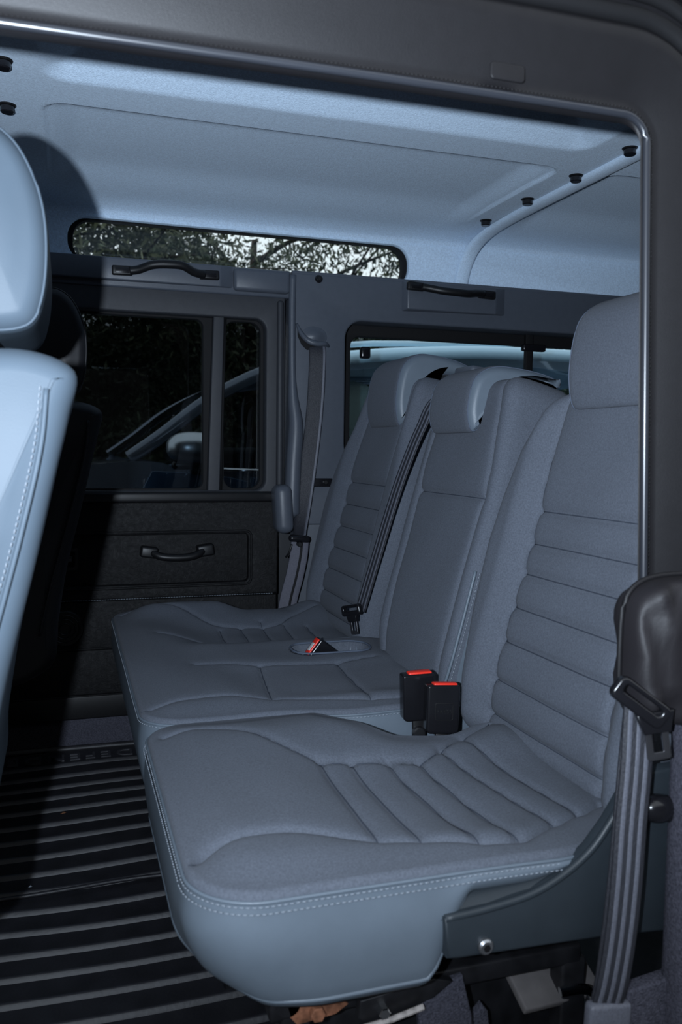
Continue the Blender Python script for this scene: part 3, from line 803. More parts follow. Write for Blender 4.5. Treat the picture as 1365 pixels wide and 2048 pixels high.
# headrest from its side profile; a = back from the front face, z = height
def headrest(parent, yc, hw, prof, label_side=None):
    P = np.array(prof, float); n = 12
    P = np.array(smooth_closed(P, 7))
    # outward normals of the profile in the XZ plane
    T_ = np.roll(P, -1, 0) - np.roll(P, 1, 0); N_ = np.stack([-T_[:, 1], T_[:, 0]], 1); N_ /= np.linalg.norm(N_, axis=1)[:, None]
    area = 0.5 * np.sum(P[:, 0] * np.roll(P[:, 1], -1) - np.roll(P[:, 0], -1) * P[:, 1])
    if area > 0: N_ = -N_
    R_ = 0.026; ts = []
    for k in range(9):
        a = math.pi / 2 * k / 8; ts.append((-hw + R_ * (1 - math.sin(a)), R_ * (1 - math.cos(a)) if k else 0))
    def ring(y, inset): return [(p[0] - q[0] * inset * 0.7, yc + y, p[1] - q[1] * inset * 0.7) for p, q in zip(P, N_)]
    # centre band in fabric
    side = [(-hw + R_ * 1.0 - R_ * math.sin(math.pi / 2 * k / 8), R_ * (1 - math.cos(math.pi / 2 * k / 8))) for k in range(9)]
    rr = [ring(y, i) for y, i in [(s[0], s[1]) for s in side[::-1]]] + [ring(y, 0) for y in np.linspace(-hw + R_, hw - R_, 8)[1:]] + [ring(-s[0], s[1]) for s in side[1:]]
    n = len(P); V = [p for r in rr for p in r]; F = []
    m = len(rr)
    for j in range(m - 1):
        for k in range(n):
            a = j * n + k; b = j * n + (k + 1) % n; F.append((a, b, b + n, a + n))
    fab_lo, fab_hi = 5, m - 6
    Ff = [f for i, f in enumerate(F) if fab_lo <= i // n < fab_hi]
    Fv = [f for i, f in enumerate(F) if not (fab_lo <= i // n < fab_hi)]
    # fabric only on front and top-front, vinyl elsewhere
    me = mesh_from('headrest', V, F + [tuple(range(n))[::-1], tuple(range((m - 1) * n, m * n))], None)
    me.materials.append(FAB); me.materials.append(VIN)
    for p in me.polygons:
        j = p.index // n
        ok = p.index < (m - 1) * n and fab_lo <= j < fab_hi
        p.material_index = 0 if ok else 1
    bm = bmesh.new(); bm.from_mesh(me); bmesh.ops.recalc_face_normals(bm, faces=bm.faces)
    bmesh.ops.triangulate(bm, faces=[f for f in bm.faces if len(f.verts) > 4]); bm.to_mesh(me); bm.free(); me.shade_smooth()
    h = link('headrest', me, parent)
    for j in (fab_lo, fab_hi):
        pr = rr[j]; ob('headrest_piping', *tube(pr, 0.0012, 7, closed=True), SEAM, h)
    for sx in (-0.055, 0.055):
        flat_ob('headrest_post', cyl((P[:, 0].mean() + 0.012, yc + sx, P[:, 1].min() - 0.03), (P[:, 0].mean() + 0.012, yc + sx, P[:, 1].mean()), 0.006), STEEL, h)
    return h
def smooth_closed(P, n):
    P = list(P); m = len(P); out = []
    for i in range(m):
        p0, p1, p2, p3 = P[i - 1], P[i], P[(i + 1) % m], P[(i + 2) % m]
        for k in range(n):
            t = k / n; out.append(0.5 * ((2 * p1) + (-p0 + p2) * t + (2 * p0 - 5 * p1 + 4 * p2 - p3) * t * t + (-p0 + 3 * p1 - 3 * p2 + p3) * t ** 3))
    return out
PM = [(0.740, 0.868), (0.727, 0.878), (0.722, 0.915), (0.732, 0.962), (0.752, 0.985), (0.785, 0.996), (0.83, 0.994), (0.880, 0.986), (0.915, 0.974), (0.925, 0.958), (0.900, 0.955), (0.850, 0.960), (0.812, 0.950), (0.785, 0.925), (0.765, 0.888)]
PM = [(x - 0.0, z) for x, z in PM]
def scale_prof(k, dx, dz): return [((x - 0.722) * (0.9 + 0.1 * k) + 0.722 + dx, 0.868 + (z - 0.868) * k + dz) for x, z in PM]
headrest(near, 1.058, 0.115, scale_prof(1.32, 0.018, 0.030))

# ---------------- double seat (middle and far places on one base)
dbl = root('double_rear_seat', (0.38, 1.82, 0.0))
tag(dbl, 'double rear seat beyond the single one, two fabric backrests above one long cushion', 'seat')
def d_lo(x): return 1.338 + corner(x, XF, 0.065) - 0.02 * float(sm(np.array(x), 0.3, 0.5))
def d_hi(x):
    x_ = np.array(x)
    return 2.300 - corner(x, XF, 0.07) - 0.06 * float(sm(x_, 0.36, 0.45)) + 0.03 * float(sm(x_, 0.52, 0.63))
M1 = smooth_path([(0.114, 1.400), (0.15, 1.418), (0.20, 1.432), (0.26, 1.430), (0.333, 1.405), (0.42, 1.380), (0.50, 1.360), (0.64, 1.35)], 4)
M2 = smooth_path([(0.24, 1.66), (0.30, 1.650), (0.36, 1.622), (0.44, 1.615), (0.516, 1.612), (0.60, 1.63)], 4)
M3 = smooth_path([(0.20, 1.965), (0.254, 1.925), (0.33, 1.86), (0.42, 1.825), (0.52, 1.81), (0.64, 1.80)], 4)
Fb_ = smooth_path([(0.135, 2.235), (0.20, 2.23), (0.27, 2.18), (0.330, 2.10), (0.37, 2.075), (0.44, 2.065), (0.50, 2.07), (0.56, 2.12), (0.63, 2.17)], 4)
def dblH(S, T, d):
    H = 0.010 * sm(d, 0, 0.07)
    H = H - 0.026 * sm(S, 0.20, 0.36) * np.exp(-np.abs((T - 1.965) / 0.13) ** 4)
    H = H - 0.007 * sm(S, 0.26, 0.34) * np.exp(-np.abs((T - 1.50) / 0.11) ** 6)
    H = H + 0.024 * np.exp(-((T - 2.20) / 0.06) ** 2) * sm(S, 0.12, 0.22) * (1 - sm(S, 0.36, 0.46))
    H = H + 0.014 * np.exp(-((T - 2.20) / 0.06) ** 2) * sm(S, 0.54, 0.62)
    H = H + 0.004 * np.exp(-((T - 1.80) / 0.05) ** 2) * sm(S, 0.2, 0.3)
    # open tray for the buckle
    pk = rbox_sd(S, T, 0.448, 0.618, 1.664, 1.762, 0.04)
    H = H - 0.075 * sm(-pk, 0.0, 0.010)
    return H + 0.001 * np.sin(S * 31 + T * 17)
dr = [((0.333, 1.400), (0.360, 1.622)), ((0.498, 1.360), (0.516, 1.612))] + [((x, 1.84), (x + 0.01, 2.09 - 0.02 * abs(i - 2))) for i, x in enumerate((0.345, 0.40, 0.455, 0.51, 0.565))]
CR = [(M1, 0.007, 0.008), (M2, 0.007, 0.008), (M3, 0.006, 0.008), (Fb_, 0.008, 0.007)] + [(l, 0.006, 0.007) for l in dr]
V, F, lp = sheet(XF, XR, d_lo, d_hi, dblH, mp_top, 160, 300, 0.008, CR)
me = mesh_from('cushion', V, F, FAB); me.materials.append(VIN)
for p in me.polygons:
    c = p.center
    if 0.446 < c.x < 0.620 and 1.664 < c.y < 1.762 and c.z < 0.403 and rbox_sd(np.array(c.x), np.array(c.y), 0.452, 0.614, 1.668, 1.758, 0.036) < -0.001: p.material_index = 1
cd = link('cushion', me, dbl); seam_shade_lines(cd)
ob('tray_piping', *tube([(p[0], p[1], 0.4135) for p in rrect(0.448, 0.618, 1.664, 1.762, 0.04, 8)], 0.0022, 7, closed=True), SEAM, cd)
rs_, NN, PP = skirt(V, lp, (0.38, 1.82), lambda x, y: 0.262, lambda x, y: 0.016, 0.005)
sk2 = ob('skirt', *rings(rs_, True), VIN, dbl); tag(sk2, 'smooth blue-grey vinyl skirt')
edgeP = [tuple(p + np.array([n[0] * 0.0015, n[1] * 0.0015, -0.001])) for p, n in zip(PP, NN)]
ob('piping', *tube(edgeP[::2], 0.0022, 8, closed=True), VIN, sk2)
pp = [tuple(np.array(p) + np.array([n[0] * .002, n[1] * .002, -0.004])) for p, n in zip(edgeP, NN) if p[0] < 0.2 or p[1] < 1.45]
o = ob('stitching', *join([dashes(s, 0.0065, 0.004, 0.0007) for s in segs(pp)]), STITCH, sk2); o['kind'] = 'stuff'
WM = [(0, .165), (.10, .180), (.3, .186), (.45, .180), (.54, .172), (.64, .166)]
PMd = [(0, .130), (.2, .142), (.45, .146), (.55, .13), (.62, .11)]
bmid, wm, pm, mm_ = backrest(dbl, 1.535, 0.620, WM, PMd, [0.390], 0.623, 0.010, narrow=True)
tag(bmid, 'narrow middle backrest with one plain panel')
WF = [(0, .225), (.10, .240), (.20, .255), (.32, .262), (.40, .25), (.48, .225), (.54, .20), (.66, .175)]
bf, wf_, pf_, mf_ = backrest(dbl, 2.035, 0.628, WF, PN, [0.390, 0.330, 0.270, 0.212, 0.155, 0.095, 0.045], 0.660, 0.018, shift=lambda s: -0.035 * float(sm(np.array(s), 0.40, 0.62)))
tag(bf, 'far backrest with horizontal quilted ribs')
headrest(dbl, 1.562, 0.100, scale_prof(1.0, 0.0, 0.0))
headrest(dbl, 1.995, 0.112, scale_prof(1.35, 0.020, 0.022))
# vinyl gusset with a stitched edge on the near side of the middle backrest
gq = smooth_path([mm_(s, -wm(s) * 0.985 - 0.004, -0.004) for s in (0.02, 0.08, 0.14, 0.20, 0.26)], 6)
o = ob('gusset_piping', *tube(gq, 0.003, 8), VIN, bmid)
o2 = ob('stitching', *dashes([(p[0] + 0.008, p[1] - 0.003, p[2]) for p in gq], 0.0062, 0.004, 0.0008), STITCH, bmid); o2['kind'] = 'stuff'

# ---------------- moulded side cover of the single seat (hinge cover) with its bolts
def sidecover():
    lo = [(0.366, 0.311), (0.385, 0.306), (0.47, 0.303), (0.55, 0.300), (0.645, 0.293)]
    up = [(0.366, 0.352), (0.42, 0.356), (0.47, 0.364), (0.51, 0.381), (0.54, 0.402), (0.562, 0.428), (0.582, 0.458), (0.600, 0.480)]
    return [(0.370, 0.308)] + lo[1:] + [(0.700, 0.289), (0.700, 0.484)] + up[::-1]
cv = flat_ob('side_cover', plate([sidecover()], 0.770, 0.022, 0.004), COVER, near, 50); tag(cv, 'dark grey moulded plastic side cover')
ob('cover_ridge', *tube(smooth_path([(0.368, 0.774, 0.350), (0.42, 0.7735, 0.354), (0.47, 0.7735, 0.362), (0.51, 0.7735, 0.379), (0.54, 0.7735, 0.400), (0.562, 0.7735, 0.426), (0.582, 0.7735, 0.456), (0.600, 0.775, 0.478)], 6), 0.0045, 10), COVER, cv)
# sloping shelf of the cover going in under the cushion
sh = []
for i, (x, z) in enumerate(smooth_path([(0.364, 0.348), (0.42, 0.353), (0.47, 0.361), (0.51, 0.377), (0.54, 0.390)], 6)):
    sh.append([(x, 0.776, z), (x + 0.002, 0.787, min(z + 0.008, .392)), (x + 0.004, 0.796, min(z + 0.020, .393)), (x + 0.004, 0.82, min(z + 0.026, .394))])
V = [p for r in sh for p in r]; F = [(i * 4 + j, (i + 1) * 4 + j, (i + 1) * 4 + j + 1, i * 4 + j + 1) for i in range(len(sh) - 1) for j in range(3)]
ob('cover_shelf', V, F, COVER, cv)
for (x, z, r) in ((0.412, 0.3165, 0.0085), (0.588, 0.385, 0.0085), (0.578, 0.352, 0.004)):
    b = flat_ob('bolt', cyl((x, 0.764, z), (x, 0.772, z), r, bev=0.002, n=20), STEEL, cv)
    flat_ob('bolt_socket', cyl((x, 0.7632, z), (x, 0.766, z), r * 0.5, n=6), BLK, b)
# reclining lever
lv = flat_ob('recline_lever', rbox((0.655, 0.752, 0.425), (0.11, 0.022, 0.026), 0.010, (0, 0.55, 0)), GLOSSBLK, near, 60)
lobe('lever_knob', (0.604, 0.750, 0.449), 0.019, 0.014, 0.015, GLOSSBLK, lv, 2.2)

# ---------------- steel seat frame under the cushions
sf = root('steel_subframe', (0.40, 1.3, 0.0)); tag(sf, 'black painted steel mounting frame under the rear seats', 'frame')
for (c, s) in (((0.41, 0.90, 0.205), (0.40, 0.03, 0.025)), ((0.41, 1.25, 0.205), (0.40, 0.03, 0.025)), ((0.41, 1.42, 0.225), (0.40, 0.03, 0.025)), ((0.41, 2.2, 0.225), (0.40, 0.03, 0.025))):
    flat_ob('frame_rail', rbox(c, s, 0.004), FRAMEB, sf)
for y in (0.90, 1.25, 1.42, 2.2):
    for x in (0.24, 0.60): flat_ob('leg', rbox((x, y, 0.10), (0.035, 0.03, 0.2), 0.004), FRAMEB, sf)
flat_ob('cross_tube', cyl((0.23, 0.88, 0.215), (0.23, 2.22, 0.215), 0.014), FRAMEB, sf)
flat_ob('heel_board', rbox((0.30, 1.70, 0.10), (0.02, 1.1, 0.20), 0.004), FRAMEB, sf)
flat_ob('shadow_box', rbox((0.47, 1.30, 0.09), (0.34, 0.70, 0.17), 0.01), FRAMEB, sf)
# rusty catch, bare bracket with bolt, carpet flap, board
bk = root('rusty_bracket', (0.262, 0.885, 0.19)); tag(bk, 'small rusty steel tab with a bolt hanging under the cushion front', 'bracket')
pb = flat_ob('tab', plate([[(0.228, 0.214), (0.290, 0.212), (0.300, 0.203), (0.285, 0.194), (0.240, 0.190), (0.232, 0.200)]], 0.880, 0.006, 0.001), RUST, bk)
flat_ob('bolt', cyl((0.262, 0.870, 0.203), (0.262, 0.884, 0.203), 0.009, bev=0.001, n=6), RUST, bk)
b2 = root('mounting_bracket', (0.35, 0.885, 0.17)); tag(b2, 'paint-chipped black steel bracket with a shiny bolt below the seat skirt', 'bracket')
flat_ob('arm', plate([[(0.310, 0.212), (0.400, 0.222), (0.425, 0.214), (0.40, 0.198), (0.345, 0.186), (0.316, 0.184), (0.308, 0.192)]], 0.868, 0.012, 0.002), FRAMEB, b2)
flat_ob('bolt', cyl((0.336, 0.856, 0.199), (0.336, 0.870, 0.199), 0.007, bev=0.001, n=6), CHROME, b2)
flat_ob('bare_edge', tube([(0.312, 0.862, 0.1845), (0.345, 0.862, 0.1875), (0.385, 0.862, 0.195)], 0.0035, 8), mat('bare_steel', (0.42, 0.38, 0.36), 0.6, 0.4, noise=0.4, nscale=120), b2)
cf = flat_ob('carpet_offcut', plate([[(0.385, 0.18), (0.412, 0.208), (0.442, 0.212), (0.455, 0.16), (0.46, 0.09), (0.40, 0.06), (0.392, 0.12)]], 0.876, 0.012, 0.003), CARPET)
tag(cf, 'torn grey carpet flap hanging behind the bracket under the seat', 'carpet')
cf2 = flat_ob('carpet_offcut', plate([[(0.462, 0.06), (0.468, 0.135), (0.484, 0.150), (0.492, 0.14), (0.498, 0.09), (0.497, 0.05)]], 0.905, 0.012, 0.003), CARPET)
tag(cf2, 'small pointed grey carpet scrap low under the seat side', 'carpet')
bd_ = flat_ob('grey_board', rbox((0.585, 0.93, 0.168), (0.12, 0.10, 0.012), 0.003, (0.5, 0.05, 0.1)), CARDB)
tag(bd_, 'flat grey board lying under the seat beside the belt', 'board')
sw = flat_ob('metal_hook', tube(smooth_path([(0.565, 0.862, 0.178), (0.590, 0.858, 0.180), (0.606, 0.858, 0.172), (0.606, 0.858, 0.155)], 6), 0.006, 10), CHROME)
tag(sw, 'small bright metal hook beside the foot of the near belt', 'hook')

# ================================================================== SEAT BELTS AND BUCKLES
def webbing(name, path, side, width, parent, lines=(-0.27, 0.0, 0.27), th=0.002, mtl=WEB, stripe=WEBL):
    w = ob(name, *ribbon(path, side, width, th), mtl, parent)
    ws = width if not hasattr(width, '__len__') else None
    for l in lines:
        if ws: rb = ribbon(path, side, ws * 0.17, th + 0.0008, off=l * ws)
        else: rb = ribbon([np.array(p) for p in path], side, [v * 0.17 for v in width], th + 0.0008, off=l * float(np.mean(width)))
        ob('woven_stripe', *rb, stripe, w)
    return w
def tongue(parent, c, R, s=1.0, Rb=None, ob_=(0, 0, 0), dark=False):
    """plastic head with slot and a steel blade pointing along local -Z"""
    def T(vf): return [tuple(np.array(c) + np.array(R @ Vector(tuple(np.array(v) * s)))) for v in vf[0]], vf[1]
    h = flat_ob('tongue_head', T(plate([rrect(-0.033, 0.033, -0.012, 0.014, 0.008), rrect(-0.024, 0.024, 0.0, 0.008, 0.003)], -0.006, 0.012, 0.003)), GLOSSBLK, parent, 60)
    R1 = R
    if Rb is not None: R = Rb; c = tuple(np.array(c) + np.array(ob_))
    flat_ob('tongue_neck', T(plate([[(-0.020, -0.004), (0.020, -0.004), (0.014, -0.026), (-0.014, -0.026)]], -0.005, 0.010, 0.002)), GLOSSBLK, h, 60)
    flat_ob('tongue_blade', T(plate([rrect(-0.0125, 0.0125, -0.055, -0.022, 0.003), rrect(-0.0055, 0.0055, -0.047, -0.026, 0.002)], -0.0015, 0.003, 0.0006)), mat('dark_steel', (0.10, 0.10, 0.11), 0.3, 0.5, metal=0.8), h)
    return h
# near belt, hanging beside the pillar
nb = root('seat_belt', (0.55, 0.745, 0.2)); tag(nb, 'near seat belt hanging down the right side from the pillar', 'belt')
pth = smooth_path([(0.580, 0.750, 0.60), (0.577, 0.748, 0.56), (0.571, 0.742, 0.50), (0.564, 0.738, 0.44), (0.559, 0.735, 0.38), (0.554, 0.735, 0.32), (0.549, 0.738, 0.27), (0.546, 0.745, 0.235)], 8)
webbing('webbing', pth, (0.97, -0.25, 0.03), 0.035, nb)
pth2 = smooth_path([(0.588, 0.758, 0.58), (0.582, 0.757, 0.52), (0.573, 0.752, 0.44), (0.566, 0.750, 0.36), (0.558, 0.752, 0.27), (0.552, 0.756, 0.22)], 8)
webbing('webbing', pth2, (0.97, -0.2, 0.0), 0.038, nb, (-0.3, 0.3))
flat_ob('anchor_sleeve', rbox((0.5475, 0.745, 0.215), (0.050, 0.016, 0.060), 0.005, (0, 0.05, -0.1)), WEBL, nb)
Rt = Matrix.Rotation(math.radians(-14), 3, 'Z') @ Matrix.Rotation(math.radians(36), 3, 'Y')
Rt2 = Matrix.Rotation(math.radians(-14), 3, 'Z') @ Matrix.Rotation(math.radians(-9), 3, 'Y')
tongue(nb, (0.556, 0.722, 0.577), Rt, 1.0, Rt2, (0.016, -0.002, -0.006))
# far belt on the far pillar
fb = root('seat_belt', (0.62, 2.29, 0.4)); tag(fb, 'far seat belt running down the far pillar from its hooded slot', 'belt')
pth = smooth_path([(0.672, FY + 0.006, 1.128), (0.672, FY - 0.010, 1.10), (0.668, FY - 0.014, 1.0), (0.660, FY - 0.016, 0.90), (0.648, FY - 0.018, 0.80), (0.634, FY - 0.02, 0.70), (0.622, FY - 0.026, 0.62), (0.617, FY - 0.04, 0.59)], 8)
nP = len(pth)
sides = [(math.cos(0.2 + 0.9 * sm(np.array(i / nP), 0.55, 1)), -math.sin(0.2 + 0.9 * sm(np.array(i / nP), 0.55, 1)), 0) for i in range(nP)]
webbing('webbing', pth, sides, 0.047, fb, (0.40,))
pth = smooth_path([(0.617, FY - 0.045, 0.585), (0.612, FY - 0.05, 0.54), (0.600, FY - 0.05, 0.48), (0.586, FY - 0.045, 0.42), (0.578, FY - 0.04, 0.36)], 8)
webbing('webbing', pth, (0.97, -0.2, 0.1), 0.050, fb, (0.1,), mtl=mat('belt_webbing_light', (0.10, 0.10, 0.125), 0.6, 0.3, noise=0.1, nscale=300, bump=0.5, bscale=700, kind='weave'), stripe=RUB)
tg = flat_ob('belt_stop', rbox((0.615, FY - 0.045, 0.586), (0.062, 0.022, 0.020), 0.009, (0, 0.10, 0)), GLOSSBLK, fb, 60)
flat_ob('stop_button', cyl((0.612, FY - 0.064, 0.572), (0.612, FY - 0.045, 0.572), 0.007, bev=0.002), BLK, tg)
ob('anchor_cable', *tube(smooth_path([(0.592, FY - 0.05, 0.572), (0.585, FY - 0.05, 0.55), (0.578, FY - 0.04, 0.535)], 6), 0.003, 8), BLK, fb)
# middle belt, over the joint between middle and far backrests
mb = root('seat_belt', (0.70, 1.72, 0.42)); tag(mb, 'middle seat belt coming over the joint between the middle and far backrests', 'belt')
def onback(y, z, lift=0.03): return (0.628 + 0.246 * (z - 0.37) - lift, y, z)
pth = smooth_path([(0.835, 1.655, 0.975), onback(1.665, 0.945, 0.020), onback(1.685, 0.88, 0.034), onback(1.705, 0.80, 0.040), onback(1.720, 0.72, 0.042), onback(1.735, 0.62, 0.042), onback(1.750, 0.55, 0.040), onback(1.768, 0.482, 0.036)], 8)
webbing('webbing', pth, (0.15, -0.98, 0), 0.043, mb, (-0.30, 0.0, 0.30))
Rm = Matrix.Rotation(math.radians(-68), 3, 'Z') @ Matrix.Rotation(math.radians(-14), 3, 'Y')
tongue(mb, (0.600, 1.772, 0.478), Rm, 0.95)
bg_ = flat_ob('belt_guide', rbox((0.850, 1.700, 1.000), (0.060, 0.075, 0.026), 0.008, (0, 0.1, 0.1)), TRIM, mb, 60)
flat_ob('guide_slot', rbox((0.822, 1.694, 0.996), (0.010, 0.055, 0.010), 0.002, (0, 0.1, 0.1)), BLK, bg_)

def buckle(name_label, c, R, h=0.078, w=0.054, t=0.026, text=True, badge=False, stalk=True):
    b = root('belt_buckle', c); tag(b, name_label, 'buckle')
    def T(vf): return [tuple(np.array(c) + np.array(R @ Vector(tuple(v)))) for v in vf[0]], vf[1]
    hs = flat_ob('housing', T(plate([rrect(-w / 2, w / 2, 0, h, (0.008, 0.008, 0.004, 0.004))], -t / 2, t, 0.004, 4)), GLOSSBLK, b, 60)
    flat_ob('release_button', T(rbox((0.004, 0, h - 0.0005), (w * 0.74, t * 0.66, 0.007), 0.0025)), RED, b, 60)
    flat_ob('tongue_slot', T(rbox((0.0, t * 0.36, h + 0.0005), (w * 0.55, 0.004, 0.003), 0.0008)), BLK, b)
    if text:
        fr = flat_ob('embossed_frame', T(plate([rrect(-0.014, 0.016, 0.022, 0.050, 0.003), rrect(-0.0128, 0.0148, 0.0232, 0.0488, 0.002)], -t / 2 - 0.0006, 0.0012, 0.0003)), BLK, hs)
        M = Matrix.Translation((0.001, -t / 2 - 0.0004, 0.036)) @ Matrix.Rotation(math.pi / 2, 4, 'X')
        flat_ob('embossed_word', T(text_vf('PRESS', 0.0085, 0.0005, M)), BLK, hs)
    if badge:
        flat_ob('button_label', T(rbox((0.002, -t * 0.02, h + 0.0035), (w * 0.36, t * 0.40, 0.001), 0.0003)), mat('white_print', (0.6, 0.62, 0.62), 0.5, 0.4), b)
    if stalk:
        flat_ob('stalk', T(rbox((0.002, 0.002, -0.030), (0.022, 0.008, 0.066), 0.003)), BLK, b)
        flat_ob('stalk_bolt', T(cyl((0.0, -0.012, -0.022), (0.0, 0.0, -0.022), 0.011, bev=0.002)), FRAMEB, b)
    return b
Rb = Matrix.Rotation(math.radians(-8), 3, 'Z') @ Matrix.Rotation(math.radians(2), 3, 'Y') @ Matrix.Rotation(math.radians(-4), 3, 'X')
buckle('black buckle with red button between the cushions, the front right one of the pair', (0.572, 1.235, 0.379), Rb)
buckle('black buckle with red button between the cushions, just behind left of its twin', (0.552, 1.283, 0.388), Matrix.Rotation(math.radians(-6), 3, 'Z') @ Matrix.Rotation(math.radians(-2), 3, 'Y'), text=False)
buckle('black buckle lying tilted in the vinyl tray of the double cushion, red end up', (0.553, 1.708, 0.366),
       Matrix.Rotation(math.radians(-52), 3, 'Y'), h=0.080, w=0.054, t=0.034, text=False, badge=True, stalk=False)
# ================================================================== FLOOR MAT
fm = root('floor_mat', (0.0, 1.8, 0.0)); tag(fm, 'black ribbed rubber floor mat in the rear footwell', 'mat')
def matz(x, y): return 0.006 + 0.004 * math.sin(x * 9 + y * 3) + 0.003 * math.sin(y * 7)
xs = np.linspace(-0.75, 0.33, 60); ys = np.linspace(0.95, 2.385, 90)
V = [(x, y, matz(x, y) + 0.006) for x in xs for y in ys]; n = len(ys)
F = [(i * n + j, (i + 1) * n + j, (i + 1) * n + j + 1, i * n + j + 1) for i in range(len(xs) - 1) for j in range(n - 1)]
base = ob('mat_base', V, F, MATR, fm)
ry = [1.147, 1.214, 1.278, 1.346, 1.413, 1.486, 1.561, 1.629, 1.697, 1.766, 1.837, 1.904, 1.977, 2.047, 2.113, 2.184, 2.262]
ribsec = [(-0.0075, -0.001), (-0.0035, 0.007), (0, 0.0095), (0.0035, 0.007), (0.0075, -0.001)]
for k, y0 in enumerate(ry):
    xe = np.linspace(-0.72, 0.30, 44); V = []
    for x in xe:
        yy = y0 + 0.006 * math.sin(x * 5 + k * 0.7) * (1.5 if k in (5, 6) else 0.6)
        for (a, h) in ribsec: V.append((x, yy + a, matz(x, yy) + 0.006 + h))
    F = [(i * 5 + j, (i + 1) * 5 + j, (i + 1) * 5 + j + 1, i * 5 + j + 1) for i in range(len(xe) - 1) for j in range(4)]
    ob('mat_rib', V, F, MATR, fm)
ob('mat_rib', *tube(smooth_path([(-0.7, 1.585, 0.016), (-0.3, 1.595, 0.016), (-0.05, 1.60, 0.017), (0.12, 1.612, 0.016), (0.3, 1.60, 0.015)], 8), 0.004, 8), MATR, fm)
rim = [(p[0], p[1], matz(p[0], p[1]) + 0.010) for p in rrect(-0.74, 0.325, 0.96, 2.385, 0.05, 8)]
ob('mat_rim', *tube(rim, 0.009, 8, closed=True), MATR, fm)
M = Matrix.Translation((-0.015, 2.318, 0.014)) @ Matrix.Rotation(math.pi, 4, 'Z')
tx = flat_ob('raised_lettering', text_vf('DEFENDER', 0.064, 0.0030, M), mat('mat_letter_rubber', (0.045, 0.045, 0.052), 0.5, 0.5), fm)
# dry leaf crumbs on the mat
for i, (x, y, s) in enumerate(((0.0, 1.985, 0.011), (-0.012, 1.95, 0.007), (-0.07, 1.63, 0.004))):
    V = [(x - s, y, 0.017), (x, y - s * 0.5, 0.0195), (x + s, y + s * 0.2, 0.018), (x + s * 0.2, y + s * 0.6, 0.021)]
    o = ob('leaf_crumb', V + [(a, b, c - 0.001) for a, b, c in V], [(0, 1, 2, 3), (7, 6, 5, 4), (0, 4, 5, 1), (1, 5, 6, 2), (2, 6, 7, 3), (3, 7, 4, 0)], mat('dry_leaf', (0.28, 0.13, 0.07), 0.8, 0.2) if i < 2 else STITCH)
    tag(o, ('larger rust-brown dry leaf crumb on the mat by the seat shadow', 'smaller brown dry leaf crumb beside the larger one on the mat', 'tiny pale speck lying on the ribbed mat')[i], 'debris')

